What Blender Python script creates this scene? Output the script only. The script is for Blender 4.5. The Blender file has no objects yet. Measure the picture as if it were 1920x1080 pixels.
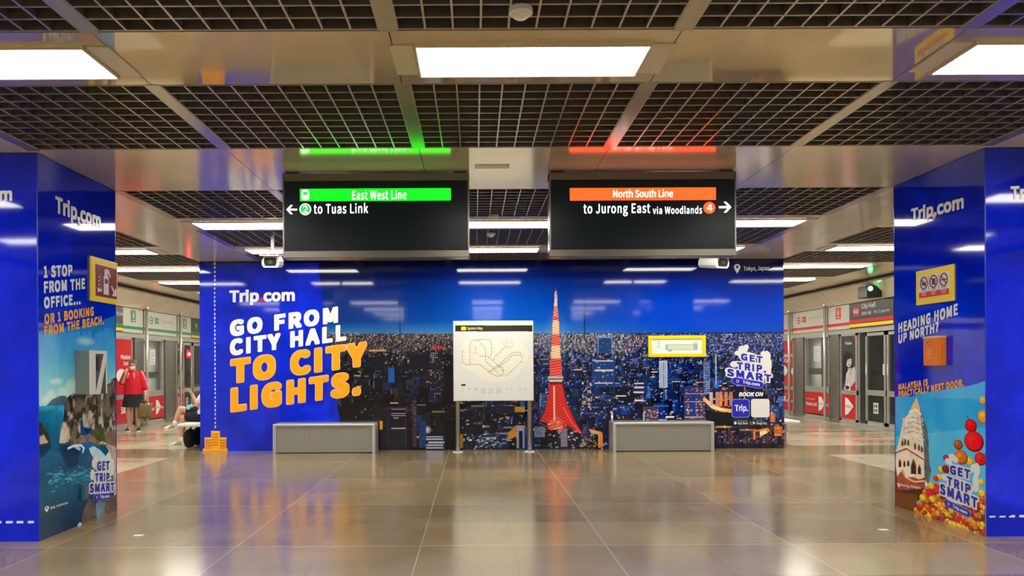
import bpy, bmesh, math, random, os
import numpy as np
from mathutils import Vector, Matrix
random.seed(7); RNG = np.random.default_rng(11)
SC = bpy.context.scene; COL = SC.collection

# ---------------------------------------------------------------- camera, world, exposure
CAMZ, FPX, VPU, VPV, ROLL = 1.45, 1450.0, 890.0, 684.0, math.radians(0.3)
cd = bpy.data.cameras.new('camera'); cam = bpy.data.objects.new('camera', cd); COL.objects.link(cam)
cd.sensor_width = 36.0; cd.lens = 36.0 * FPX / 1920
cd.shift_x = (960 - VPU) / 1920; cd.shift_y = (VPV - 540) / 1920
cam.location = (0, 0, CAMZ); cam.rotation_euler = (math.pi / 2, ROLL, 0)
cd.clip_start = 0.05; cd.clip_end = 200
cd.dof.use_dof = True; cd.dof.focus_distance = 10.5; cd.dof.aperture_fstop = 3.5
SC.camera = cam
W = bpy.data.worlds.new('world'); SC.world = W; W.use_nodes = True
W.node_tree.nodes['Background'].inputs[0].default_value = (0.9, 0.95, 1.0, 1)
W.node_tree.nodes['Background'].inputs[1].default_value = 0.15
SC.view_settings.view_transform = 'Standard'; SC.view_settings.look = 'None'
SC.view_settings.gamma = 1.0; SC.view_settings.use_curve_mapping = False
SC.view_settings.exposure = 1.0
LAMP = 13.0                                    # strength of the ceiling lights' diffusers

# ---------------------------------------------------------------- materials
def lin(c):
    c = np.asarray(c, float)
    return np.where(c <= 0.04045, c / 12.92, ((c + 0.055) / 1.055) ** 2.4)
def rgb(r, g, b): return tuple(lin(np.array([r, g, b]) / 255.0))
def mat(name, c, rough=0.5, metal=0.0, emit=None, strength=0.0, spec=0.5, coat=0.0, trans=0.0, noise=0.0, nscale=20, bump=0.0, stretch=None, alpha=1.0):
    m = bpy.data.materials.new(name); m.use_nodes = True
    nt = m.node_tree; b = nt.nodes['Principled BSDF']; L = nt.links.new
    b.inputs['Base Color'].default_value = (*c, 1); b.inputs['Roughness'].default_value = rough
    b.inputs['Metallic'].default_value = metal; b.inputs['Specular IOR Level'].default_value = spec
    b.inputs['Coat Weight'].default_value = coat; b.inputs['Coat Roughness'].default_value = 0.04
    b.inputs['Transmission Weight'].default_value = trans; b.inputs['Alpha'].default_value = alpha
    if emit is not None:
        b.inputs['Emission Color'].default_value = (*emit, 1); b.inputs['Emission Strength'].default_value = strength
    if noise or bump:
        tc = nt.nodes.new('ShaderNodeTexCoord'); mp = nt.nodes.new('ShaderNodeMapping')
        if stretch: mp.inputs['Scale'].default_value = stretch
        n = nt.nodes.new('ShaderNodeTexNoise'); n.inputs['Scale'].default_value = nscale; n.inputs['Detail'].default_value = 5
        L(tc.outputs['Object'], mp.inputs[0]); L(mp.outputs[0], n.inputs['Vector'])
        if noise:
            r = nt.nodes.new('ShaderNodeValToRGB')
            r.color_ramp.elements[0].position = 0.3; r.color_ramp.elements[1].position = 0.7
            r.color_ramp.elements[0].color = (*[x * (1 - noise) for x in c], 1)
            r.color_ramp.elements[1].color = (*[min(1, x * (1 + noise)) for x in c], 1)
            L(n.outputs['Fac'], r.inputs[0]); L(r.outputs[0], b.inputs['Base Color'])
        if bump:
            bp = nt.nodes.new('ShaderNodeBump'); bp.inputs['Strength'].default_value = bump; bp.inputs['Distance'].default_value = 0.01
            L(n.outputs['Fac'], bp.inputs['Height']); L(bp.outputs[0], b.inputs['Normal'])
    return m
def print_mat(name, rough=0.1, spec=0.5, bump=0.02):
    """glossy vinyl whose printed picture is stored on the mesh"""
    m = mat(name, (1, 1, 1), rough, spec=spec, bump=bump, nscale=1.2)
    nt = m.node_tree; a = nt.nodes.new('ShaderNodeAttribute'); a.attribute_name = 'print'
    nt.links.new(a.outputs['Color'], nt.nodes['Principled BSDF'].inputs['Base Color'])
    return m
M = {}
M['ceil_metal'] = mat('beige_ceiling_metal', (0.62, 0.52, 0.37), 0.045, 0.5, bump=0.006, nscale=2.0, noise=0.06)
M['beam_metal'] = mat('brushed_beam_metal', (0.70, 0.60, 0.46), 0.12, 0.36, bump=0.012, nscale=2.0, noise=0.06)
M['side_metal'] = mat('beige_strip_metal', (0.78, 0.68, 0.55), 0.13, 0.25, bump=0.02, nscale=2.0, noise=0.06)
M['louvre'] = mat('dark_louvre', (0.085, 0.078, 0.072), 0.5)
M['louvre_edge'] = mat('louvre_edge', (0.55, 0.50, 0.44), 0.25, 0.6)
M['tbar'] = mat('ceiling_bar', (0.50, 0.46, 0.40), 0.2, 0.7)
M['plenum'] = mat('plenum_dark', (0.012, 0.011, 0.010), 0.9)
M['diffuser'] = mat('lamp_diffuser', (1, 1, 1), 0.4, emit=(1.0, 0.965, 0.88), strength=LAMP)
M['cream'] = mat('cream_metal', (0.62, 0.56, 0.42), 0.35, 0.2)
M['white'] = mat('white_ink', (0.83, 0.89, 0.88), 0.25)
M['orange'] = mat('orange_ink', rgb(255, 176, 0), 0.3)
M['pink'] = mat('pale_pink_ink', rgb(250, 190, 160), 0.25)
M['navy'] = mat('navy_ink', rgb(28, 40, 190), 0.25)
M['stick'] = mat('sticker_white', (0.78, 0.80, 0.78), 0.25)
M['black'] = mat('black_ink', (0.012, 0.012, 0.014), 0.3)
M['grey_ink'] = mat('grey_ink', (0.25, 0.26, 0.26), 0.4)
M['red'] = mat('red_panel', rgb(205, 22, 38), 0.2, noise=0.05, nscale=2)
M['redink'] = mat('red_ink', rgb(215, 30, 40), 0.3)
M['maroon'] = mat('maroon_sign', rgb(140, 8, 22), 0.3)
M['yellow'] = mat('yellow_frame', rgb(250, 222, 10), 0.35)
M['green'] = mat('green_ink', rgb(30, 145, 75), 0.3)
M['steel'] = mat('brushed_steel', (0.42, 0.41, 0.39), 0.3, 0.9, noise=0.12, nscale=6, stretch=(1, 1, 12))
M['dsteel'] = mat('dark_steel', (0.30, 0.285, 0.26), 0.28, 0.75, noise=0.15, nscale=5, stretch=(1, 1, 6))
M['satin'] = mat('satin_aluminium', (0.62, 0.62, 0.60), 0.35, 0.7)
M['granite'] = mat('grey_granite', (0.26, 0.25, 0.215), 0.3, noise=0.22, nscale=60)
M['sign_case'] = mat('sign_case', (0.16, 0.15, 0.13), 0.25, 0.8)
M['sign_glass'] = mat('sign_glass', (0.007, 0.016, 0.024), 0.25, spec=0.18)
M['led_green'] = mat('led_green', (0, 0.4, 0), 0.4, emit=(0.0, 0.62, 0.004), strength=2.2)
M['led_red'] = mat('led_red', (0.4, 0, 0), 0.4, emit=(1.0, 0.045, 0.006), strength=2.0)
M['led_white'] = mat('led_white', (0.8, 0.8, 0.8), 0.4, emit=(1, 1, 0.93), strength=1.6)
M['led_dot'] = mat('led_dot', (0.8, 0, 0), 0.4, emit=(1, 0.04, 0.05), strength=12)
M['led_dotg'] = mat('led_dot_green', (0, 0.8, 0), 0.4, emit=(0.1, 1, 0.3), strength=6)
M['glass'] = mat('tinted_glass', (0.55, 0.60, 0.58), 0.03, spec=0.5, alpha=0.10)
M['dglass'] = mat('dark_door_glass', (0.03, 0.035, 0.035), 0.06, spec=0.5, alpha=0.6)
M['train_body'] = mat('train_body', (0.80, 0.84, 0.78), 0.35, noise=0.05, nscale=3)
M['train_dark'] = mat('train_window', (0.02, 0.022, 0.025), 0.1)
M['signboard'] = mat('cream_signboard', (0.62, 0.61, 0.54), 0.35)
M['signdark'] = mat('dark_signboard', (0.035, 0.035, 0.032), 0.3)
M['plastic_w'] = mat('white_plastic', (0.72, 0.73, 0.72), 0.4)
M['plastic_g'] = mat('grey_box', (0.20, 0.215, 0.21), 0.35, 0.2)
M['orange_box'] = mat('orange_box', rgb(238, 124, 10), 0.35)
M['print'] = print_mat('printed_vinyl', 0.055, 0.42, 0.03)
M['poster'] = print_mat('printed_paper', 0.3, 0.4, 0.0)
M['mapprint'] = print_mat('map_print', 0.22, 0.5, 0.0)

# ---------------------------------------------------------------- tagging
def tag(o, label=None, cat=None, group=None, kind=None):
    if label: o['label'] = label
    if cat: o['category'] = cat
    if group: o['group'] = group
    if kind: o['kind'] = kind
    return o
def thing(name, label, cat, loc=(0, 0, 0), group=None, kind=None):
    o = bpy.data.objects.new(name, None); COL.objects.link(o); o.location = loc
    o.empty_display_size = 0.1
    return tag(o, label, cat, group, kind)
def place(o, parent):
    COL.objects.link(o)
    if parent is not None:
        o.parent = parent
        base = Vector(); p = parent
        while p is not None: base += Vector(p.location); p = p.parent
        o.location = -base
    return o
def copy_tree(o, parent=None):
    c = o.copy(); COL.objects.link(c)
    if parent is not None: c.parent = parent
    for ch in list(o.children): copy_tree(ch, c)
    return c

# ---------------------------------------------------------------- mesh builder (world coordinates)
class MB:
    def __init__(s): s.v = []; s.f = []
    def add(s, verts, faces):
        k = len(s.v); s.v.extend([tuple(p) for p in verts]); s.f.extend([tuple(i + k for i in f) for f in faces]); return s
    def box(s, x0, x1, y0, y1, z0, z1):
        return s.add([(x0, y0, z0), (x1, y0, z0), (x1, y1, z0), (x0, y1, z0), (x0, y0, z1), (x1, y0, z1), (x1, y1, z1), (x0, y1, z1)],
                     [(3, 2, 1, 0), (4, 5, 6, 7), (0, 1, 5, 4), (1, 2, 6, 5), (2, 3, 7, 6), (3, 0, 4, 7)])
    def fbox(s, F, a0, a1, b0, b1, d0, d1):
        P = [F.at(a, b, d) for d in (d0, d1) for (a, b) in ((a0, b0), (a1, b0), (a1, b1), (a0, b1))]
        fs = [(3, 2, 1, 0), (4, 5, 6, 7), (0, 1, 5, 4), (1, 2, 6, 5), (2, 3, 7, 6), (3, 0, 4, 7)]
        return s.add(P, fs)
    def prism(s, F, pts, d0, d1):
        n = len(pts)
        P = [F.at(a, b, d0) for a, b in pts] + [F.at(a, b, d1) for a, b in pts]
        return s.add(P, [tuple(range(n - 1, -1, -1)), tuple(range(n, 2 * n))] + [(i, (i + 1) % n, n + (i + 1) % n, n + i) for i in range(n)])
    def disc(s, F, ca, cb, ra, rb, d0, d1, n=28):
        return s.prism(F, [(ca + ra * math.cos(2 * math.pi * i / n), cb + rb * math.sin(2 * math.pi * i / n)) for i in range(n)], d0, d1)
    def ring(s, F, ca, cb, r0, r1, d0, d1, n=28):
        P = []
        for d in (d0, d1):
            for r in (r0, r1):
                P += [F.at(ca + r * math.cos(2 * math.pi * i / n), cb + r * math.sin(2 * math.pi * i / n), d) for i in range(n)]
        fs = []
        for i in range(n):
            j = (i + 1) % n
            fs += [(2 * n + i, 3 * n + i, 3 * n + j, 2 * n + j), (i, j, n + j, n + i), (n + i, n + j, 3 * n + j, 3 * n + i), (j, i, 2 * n + i, 2 * n + j)]
        return s.add(P, fs)
    def tube(s, p0, p1, r0, r1=None, n=14, caps=True):
        r1 = r0 if r1 is None else r1
        p0, p1 = Vector(p0), Vector(p1); d = (p1 - p0).normalized()
        x = d.orthogonal().normalized(); y = d.cross(x)
        P = [p + (x * math.cos(2 * math.pi * i / n) + y * math.sin(2 * math.pi * i / n)) * r for p, r in ((p0, r0), (p1, r1)) for i in range(n)]
        fs = [(i, (i + 1) % n, n + (i + 1) % n, n + i) for i in range(n)]
        if caps: fs += [tuple(range(n - 1, -1, -1)), tuple(range(n, 2 * n))]
        return s.add(P, fs)
    def path(s, pts, r, n=10):
        for a, b in zip(pts[:-1], pts[1:]): s.tube(a, b, r, n=n)
        for p in pts[1:-1]: s.ball(p, (r, r, r), 8, 6)
        return s
    def ball(s, c, r, nu=16, nv=10, rot=None):
        if not hasattr(r, '__len__'): r = (r, r, r)
        c = Vector(c); P = []; fs = []
        def w(v): v = Vector(v); return c + (rot @ v if rot is not None else v)
        P.append(w((0, 0, r[2])))
        for j in range(1, nv):
            t = math.pi * j / nv
            for i in range(nu):
                a = 2 * math.pi * i / nu
                P.append(w((r[0] * math.sin(t) * math.cos(a), r[1] * math.sin(t) * math.sin(a), r[2] * math.cos(t))))
        P.append(w((0, 0, -r[2]))); e = len(P) - 1
        for i in range(nu): fs.append((0, 1 + i, 1 + (i + 1) % nu))
        for j in range(nv - 2):
            for i in range(nu):
                a, b = 1 + j * nu + i, 1 + j * nu + (i + 1) % nu
                fs.append((a, a + nu, b + nu, b))
        for i in range(nu): fs.append((1 + (nv - 2) * nu + i, e, 1 + (nv - 2) * nu + (i + 1) % nu))
        return s.add(P, fs)
    def bone(s, p0, p1, r0, r1):
        s.tube(p0, p1, r0, r1, 14); s.ball(p0, r0, 14, 9); s.ball(p1, r1, 14, 9); return s
    def mesh(s, name):
        me = bpy.data.meshes.new(name); me.from_pydata(s.v, [], s.f); me.update(); return me
    def build(s, name, m, parent=None, smooth=False, bevel=0.0, kind=None):
        me = s.mesh(name); me.materials.append(M[m] if isinstance(m, str) else m)
        bm = bmesh.new(); bm.from_mesh(me); bmesh.ops.recalc_face_normals(bm, faces=bm.faces); bm.to_mesh(me); bm.free()
        if smooth: me.shade_smooth()
        o = bpy.data.objects.new(name, me); place(o, parent)
        if bevel:
            b = o.modifiers.new('bevel', 'BEVEL'); b.width = bevel; b.segments = 2; b.limit_method = 'ANGLE'; b.angle_limit = 0.9
        if kind: o['kind'] = kind
        return o
def blended(name, mb, voxel, m, parent, smooth=6):
    """one continuous surface grown round overlapping forms"""
    me = mb.mesh(name); t = bpy.data.objects.new(name + '_tmp', me); COL.objects.link(t)
    r = t.modifiers.new('r', 'REMESH'); r.mode = 'VOXEL'; r.voxel_size = voxel; r.use_smooth_shade = True
    if smooth:
        q = t.modifiers.new('s', 'SMOOTH'); q.factor = 0.5; q.iterations = smooth
    dg = bpy.context.evaluated_depsgraph_get(); out = bpy.data.meshes.new_from_object(t.evaluated_get(dg))
    bpy.data.objects.remove(t); bpy.data.meshes.remove(me)
    out.name = name; out.materials.clear(); out.materials.append(M[m] if isinstance(m, str) else m); out.shade_smooth()
    o = bpy.data.objects.new(name, out); return place(o, parent)

# ---------------------------------------------------------------- upright faces things are mounted on
def unroll(u, v):
    du, dv = u - VPU, v - VPV
    return (du - ROLL * dv) / FPX, -(dv + ROLL * du) / FPX     # slopes x/y and z/y of the sight line
class Face:
    def __init__(s, o, sx, n): s.o, s.s, s.n = Vector(o), Vector(sx), Vector(n)
    def at(s, a, b, d=0.0): return s.o + s.s * a + Vector((0, 0, 1)) * b + s.n * d
    def px(s, u, v):
        kx, kz = unroll(u, v); r = Vector((kx, 1, kz)); e = Vector((0, 0, CAMZ))
        t = (s.o - e).dot(s.n) / r.dot(s.n); p = e + r * t - s.o
        return p.dot(s.s), p.z + s.o.z
MURAL = Face((0, 13.2, 0), (1, 0, 0), (0, -1, 0))
LIN = Face((-3.63, 0, 0), (0, 1, 0), (1, 0, 0)); RIN = Face((4.25, 0, 0), (0, -1, 0), (-1, 0, 0))
PFRONT = Face((0, 6.43, 0), (1, 0, 0), (0, -1, 0))
PSL = Face((-8.15, 0, 0), (0, 1, 0), (1, 0, 0)); PSR = Face((8.85, 0, 0), (0, -1, 0), (-1, 0, 0))
SIGN = Face((0, 7.10, 0), (1, 0, 0), (0, -1, 0)); MAP = Face((0, 12.78, 0), (1, 0, 0), (0, -1, 0))

# ---------------------------------------------------------------- lettering
def bundled_font(name):
    try: return bpy.data.fonts.load(os.path.join(bpy.utils.resource_path('LOCAL'), 'datafiles', 'fonts', name))
    except Exception: return None
FONT, TAMIL = bundled_font('Noto Sans CJK Regular.woff2'), bundled_font('NotoSansTamil-VariableFont_wdth,wght.woff2')
def cap_height():
    cu = bpy.data.curves.new('t', 'FONT'); cu.body = 'H'
    if FONT: cu.font = FONT
    ob = bpy.data.objects.new('t', cu); me = bpy.data.meshes.new_from_object(ob); h = max(v.co.y for v in me.vertices)
    bpy.data.meshes.remove(me); bpy.data.objects.remove(ob); bpy.data.curves.remove(cu); return h
CAP = cap_height() / 0.727
GLYPHS = {}
def glyphs(body, offset, shear, track, ppe):
    """outline of a heavy weight of the text: drawn fine, thickened by a round pen, then contoured to a mesh in em units"""
    key = (body, offset, shear, track, ppe)
    if key in GLYPHS: return GLYPHS[key]
    cu = bpy.data.curves.new('t', 'FONT'); cu.body = body; cu.shear = shear; cu.resolution_u = 4; cu.space_character = track
    f_ = TAMIL if ord(body[0]) in range(0xB80, 0xC00) else FONT
    if f_: cu.font = f_
    ob = bpy.data.objects.new('t', cu); me = bpy.data.meshes.new_from_object(ob)
    co = np.empty(len(me.vertices) * 3); me.vertices.foreach_get('co', co); co = co.reshape(-1, 3)[:, :2]
    co = co / CAP; polys = [list(p.vertices) for p in me.polygons]
    bpy.data.meshes.remove(me); bpy.data.objects.remove(ob); bpy.data.curves.remove(cu)
    ss = 3; q = ppe * ss; pad = offset + 3.0 / ppe; lo = co.min(0) - pad; hi = co.max(0) + pad
    gw, gh = int((hi[0] - lo[0]) * ppe) + 2, int((hi[1] - lo[1]) * ppe) + 2
    im = np.zeros((gh * ss, gw * ss), bool); C = (co - lo) * q
    for f in polys:
        P = C[f]; x0, y0 = np.maximum(P.min(0).astype(int), 0); x1, y1 = P.max(0).astype(int) + 2
        Y, X = np.mgrid[y0:y1, x0:x1] + 0.5; ins = np.zeros(X.shape, bool)
        for k in range(len(f)):
            ax, ay = P[k - 1]; bx, by = P[k]
            if ay != by: ins ^= ((ay > Y) != (by > Y)) & (X < (bx - ax) * (Y - ay) / (by - ay) + ax)
        im[y0:y1, x0:x1] |= ins[:im.shape[0] - y0, :im.shape[1] - x0]
    r = offset * q
    while r > 0.7:
        s_ = min(r, 6.0); r -= s_; n = int(s_); out = im.copy()
        for dy in range(-n, n + 1):
            for dx in range(-n, n + 1):
                if 0 < abs(dx) + abs(dy) <= 1.8 * s_: out |= np.roll(np.roll(im, dy, 0), dx, 1)
        im = out
    fld = im.reshape(gh, ss, gw, ss).mean((1, 3)); ins = fld > 0.5
    fld = np.where(np.abs(fld - 0.5) < 1e-6, 0.5001, fld)
    V = []; ids = {}; fs = []
    def pt(i, j, e):
        k = (i, j, e)
        if k not in ids:
            x, y = j, i
            if e == 1: x = j + (0.5 - fld[i, j]) / (fld[i, j + 1] - fld[i, j])
            elif e == 2: y = i + (0.5 - fld[i, j]) / (fld[i + 1, j] - fld[i, j])
            ids[k] = len(V); V.append((lo[0] + (x + 0.5) / ppe, lo[1] + (y + 0.5) / ppe))
        return ids[k]
    cnt = ins[:-1, :-1].astype(int) + ins[1:, :-1] + ins[:-1, 1:] + ins[1:, 1:]
    for i, j in zip(*np.nonzero(cnt)):
        cs = ((i, j), (i, j + 1), (i + 1, j + 1), (i + 1, j)); es = ((i, j, 1), (i, j + 1, 2), (i + 1, j, 1), (i, j, 2)); p = []
        for k in range(4):
            if ins[cs[k]]: p.append(pt(*cs[k], 0))
            if ins[cs[k]] != ins[cs[(k + 1) % 4]]: p.append(pt(*es[k]))
        if len(p) > 2: fs.append(tuple(p))
    V = np.array(V); GLYPHS[key] = V, fs, V.min(0), V.max(0)
    return GLYPHS[key]
def text(mb, F, body, BL, BR, TL, offset=0.03, shear=0.0, d=0.004, raw=False, track=1.0, grow=0.0, ppe=30):
    """letters filling the parallelogram BL-BR-TL on face F (photo points, or face coordinates when raw)"""
    V, fs, lo, hi = glyphs(body, offset, shear, track, ppe); lo, hi = lo + grow, hi - grow
    q = [Vector(p) if raw else Vector(F.px(*p)) for p in (BL, BR, TL)]; e1, e2 = q[1] - q[0], q[2] - q[0]
    uv = (V - lo) / np.maximum(hi - lo, 1e-9)
    mb.add([F.at(q[0].x + e1.x * a + e2.x * b, q[0].y + e1.y * a + e2.y * b, d) for a, b in uv], fs)
def rectpx(F, u0, u1, v0, v1):
    a0, b1 = F.px(u0, v0); a1, _ = F.px(u1, v0); _, b0 = F.px(u0, v1)
    return a0, a1, b0, b1

# ---------------------------------------------------------------- printed pictures
def fbm(h, w, scale, octs=5, seed=0):
    r = np.random.default_rng(seed); out = np.zeros((h, w)); amp = 1.0; tot = 0
    for o in range(octs):
        gh, gw = max(2, int(h / scale) + 2), max(2, int(w / scale) + 2)
        g = r.random((gh, gw)); y = np.linspace(0, gh - 1.001, h); x = np.linspace(0, gw - 1.001, w)
        yi, xi = y.astype(int), x.astype(int); fy, fx = (y - yi)[:, None], (x - xi)[None]
        fy = fy * fy * (3 - 2 * fy); fx = fx * fx * (3 - 2 * fx)
        v = g[yi][:, xi] * (1 - fy) * (1 - fx) + g[yi + 1][:, xi] * fy * (1 - fx) + g[yi][:, xi + 1] * (1 - fy) * fx + g[yi + 1][:, xi + 1] * fy * fx
        out += v * amp; tot += amp; amp *= 0.5; scale = max(1.5, scale / 2)
    return out / tot
class Canvas:
    """a picture over the rectangle a0..a1 x b0..b1 of a face; shapes are given in photo points or face coordinates"""
    def __init__(s, F, a0, a1, b0, b1, w, h):
        s.F, s.a0, s.a1, s.b0, s.b1, s.w, s.h = F, a0, a1, b0, b1, w, h
        s.im = np.zeros((h, w, 3)); s.Y, s.X = np.mgrid[0:h, 0:w].astype(float)
    def xy(s, p, raw=False):
        a, b = p if raw else s.F.px(*p)
        return (a - s.a0) / (s.a1 - s.a0) * (s.w - 1), (s.b1 - b) / (s.b1 - s.b0) * (s.h - 1)
    def mask(s, pts, raw=False):
        P = [s.xy(p, raw) for p in pts]; xs = [p[0] for p in P]; ys = [p[1] for p in P]
        x0, x1 = max(0, int(min(xs))), min(s.w, int(max(xs)) + 2); y0, y1 = max(0, int(min(ys))), min(s.h, int(max(ys)) + 2)
        if x1 <= x0 or y1 <= y0: return None
        X, Y = s.X[y0:y1, x0:x1], s.Y[y0:y1, x0:x1]; ins = np.zeros(X.shape, bool)
        for (ax, ay), (bx, by) in zip(P, P[1:] + P[:1]):
            if ay == by: continue
            ins ^= ((ay > Y) != (by > Y)) & (X < (bx - ax) * (Y - ay) / (by - ay) + ax)
        return ins, (slice(y0, y1), slice(x0, x1))
    def poly(s, pts, c, alpha=1.0, raw=False, tex=None, c2=None):
        r = s.mask(pts, raw)
        if r is None: return
        ins, sl = r; c = np.array(c) / 255.0
        col = np.broadcast_to(c, ins.shape + (3,))
        if tex is not None:
            t = tex[sl][..., None]; col = c * (1 - t) + np.array(c2) / 255.0 * t
        m = (ins * alpha)[..., None]; s.im[sl] = s.im[sl] * (1 - m) + col * m
    def rect(s, u0, u1, v0, v1, c, alpha=1.0):
        x0, y0 = s.xy((u0, v0)); x1, y1 = s.xy((u1, v1))
        x0, x1 = int(round(x0)), max(int(round(x0)) + 1, int(round(x1))); y0, y1 = int(round(y0)), max(int(round(y0)) + 1, int(round(y1)))
        x0, y0 = max(0, x0), max(0, y0)
        if x1 <= 0 or y1 <= 0: return
        sub = s.im[y0:y1, x0:x1]; sub[:] = sub * (1 - alpha) + np.array(c) / 255.0 * alpha
    def ell(s, u, v, ru, rv, c, alpha=1.0, soft=False):
        x, y = s.xy((u, v)); x1, y1 = s.xy((u + ru, v)); x2, y2 = s.xy((u, v + rv))
        rx, ry = max(0.6, math.hypot(x1 - x, 0)), max(0.6, abs(y2 - y))
        d = ((s.X - x) / rx) ** 2 + ((s.Y - y) / ry) ** 2
        m = (np.clip(1 - d, 0, 1) if soft else (d < 1)) * alpha
        s.im = s.im * (1 - m[..., None]) + np.array(c) / 255.0 * m[..., None]
    def line(s, pts, c, wpx=1.0, alpha=1.0, raw=False):
        for p, q in zip(pts[:-1], pts[1:]):
            (ax, ay), (bx, by) = s.xy(p, raw), s.xy(q, raw); n = math.hypot(bx - ax, by - ay) or 1
            h = wpx / 2; ex, ey = (by - ay) / n * h, -(bx - ax) / n * h
            x0, x1 = max(0, int(min(ax, bx) - h - 1)), min(s.w, int(max(ax, bx) + h + 2)); y0, y1 = max(0, int(min(ay, by) - h - 1)), min(s.h, int(max(ay, by) + h + 2))
            if x1 <= x0 or y1 <= y0: continue
            X, Y = s.X[y0:y1, x0:x1], s.Y[y0:y1, x0:x1]
            t = np.clip(((X - ax) * (bx - ax) + (Y - ay) * (by - ay)) / n ** 2, 0, 1)
            d = np.hypot(X - ax - t * (bx - ax), Y - ay - t * (by - ay))
            m = (np.clip(h + 0.5 - d, 0, 1) * alpha)[..., None]
            s.im[y0:y1, x0:x1] = s.im[y0:y1, x0:x1] * (1 - m) + np.array(c) / 255.0 * m
    def sheet(s, name, m, parent, d=0.002):
        w, h = s.w, s.h
        A = np.linspace(s.a0, s.a1, w)[None].repeat(h, 0); B = np.linspace(s.b1, s.b0, h)[:, None].repeat(w, 1)
        F = s.F; co = np.array(F.o) + A[..., None] * np.array(F.s) + B[..., None] * np.array((0, 0, 1.0)) + d * np.array(F.n)
        idx = np.arange(w * h).reshape(h, w)
        q = np.stack([idx[1:, :-1], idx[1:, 1:], idx[:-1, 1:], idx[:-1, :-1]], -1).reshape(-1, 4)
        me = bpy.data.meshes.new(name); me.vertices.add(w * h); me.vertices.foreach_set('co', co.astype(np.float32).ravel())
        me.loops.add(q.size); me.loops.foreach_set('vertex_index', q.astype(np.int32).ravel())
        me.polygons.add(len(q)); me.polygons.foreach_set('loop_start', np.arange(0, q.size, 4, dtype=np.int32))
        me.update(calc_edges=True)
        at = me.color_attributes.new('print', 'FLOAT_COLOR', 'POINT')
        c = np.ones((h, w, 4), np.float32); c[..., :3] = lin(np.clip(s.im, 0, 1)); at.data.foreach_set('color', c.ravel())
        me.materials.append(M[m]); o = bpy.data.objects.new(name, me); return place(o, parent)
BLUE = np.array((14, 40, 208)) / 255.0
def crumple(h, w, ax, ay, seed, n=16):
    """printed creases of the crumpled-paper artwork: -1..1"""
    r = np.random.default_rng(seed); Y, X = np.mgrid[0:h, 0:w]; X = X / w * ax; Y = Y / h * ay; out = np.zeros((h, w))
    wob = fbm(h, w, max(h, w) / 4, 4, seed) * 1.2
    for i in range(n):
        t = r.random() * math.pi; f = 0.5 + r.random() * 1.3; q = (X * math.cos(t) + Y * math.sin(t)) * f + r.random() * 5 + wob
        w_ = q % 1; out += (w_ * 2 - 1) * r.uniform(0.3, 1) * np.clip((1 - w_) * 14, 0, 1)
    return out / math.sqrt(n)
def blue_paper(cv, seed, base=(0, 30, 218)):
    ax, ay = (cv.a1 - cv.a0), (cv.b1 - cv.b0)
    k = crumple(cv.h, cv.w, ax, ay, seed); k2 = fbm(cv.h, cv.w, cv.w / ax * 0.5, 4, seed + 5) - 0.5
    g = (1 + 0.13 * k + 0.22 * k2)[..., None]
    cv.im[:] = np.clip(np.array(base) / 255.0 * g + np.maximum(k, 0)[..., None] * np.array((0.022, 0.022, 0.0)), 0, 1)

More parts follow.
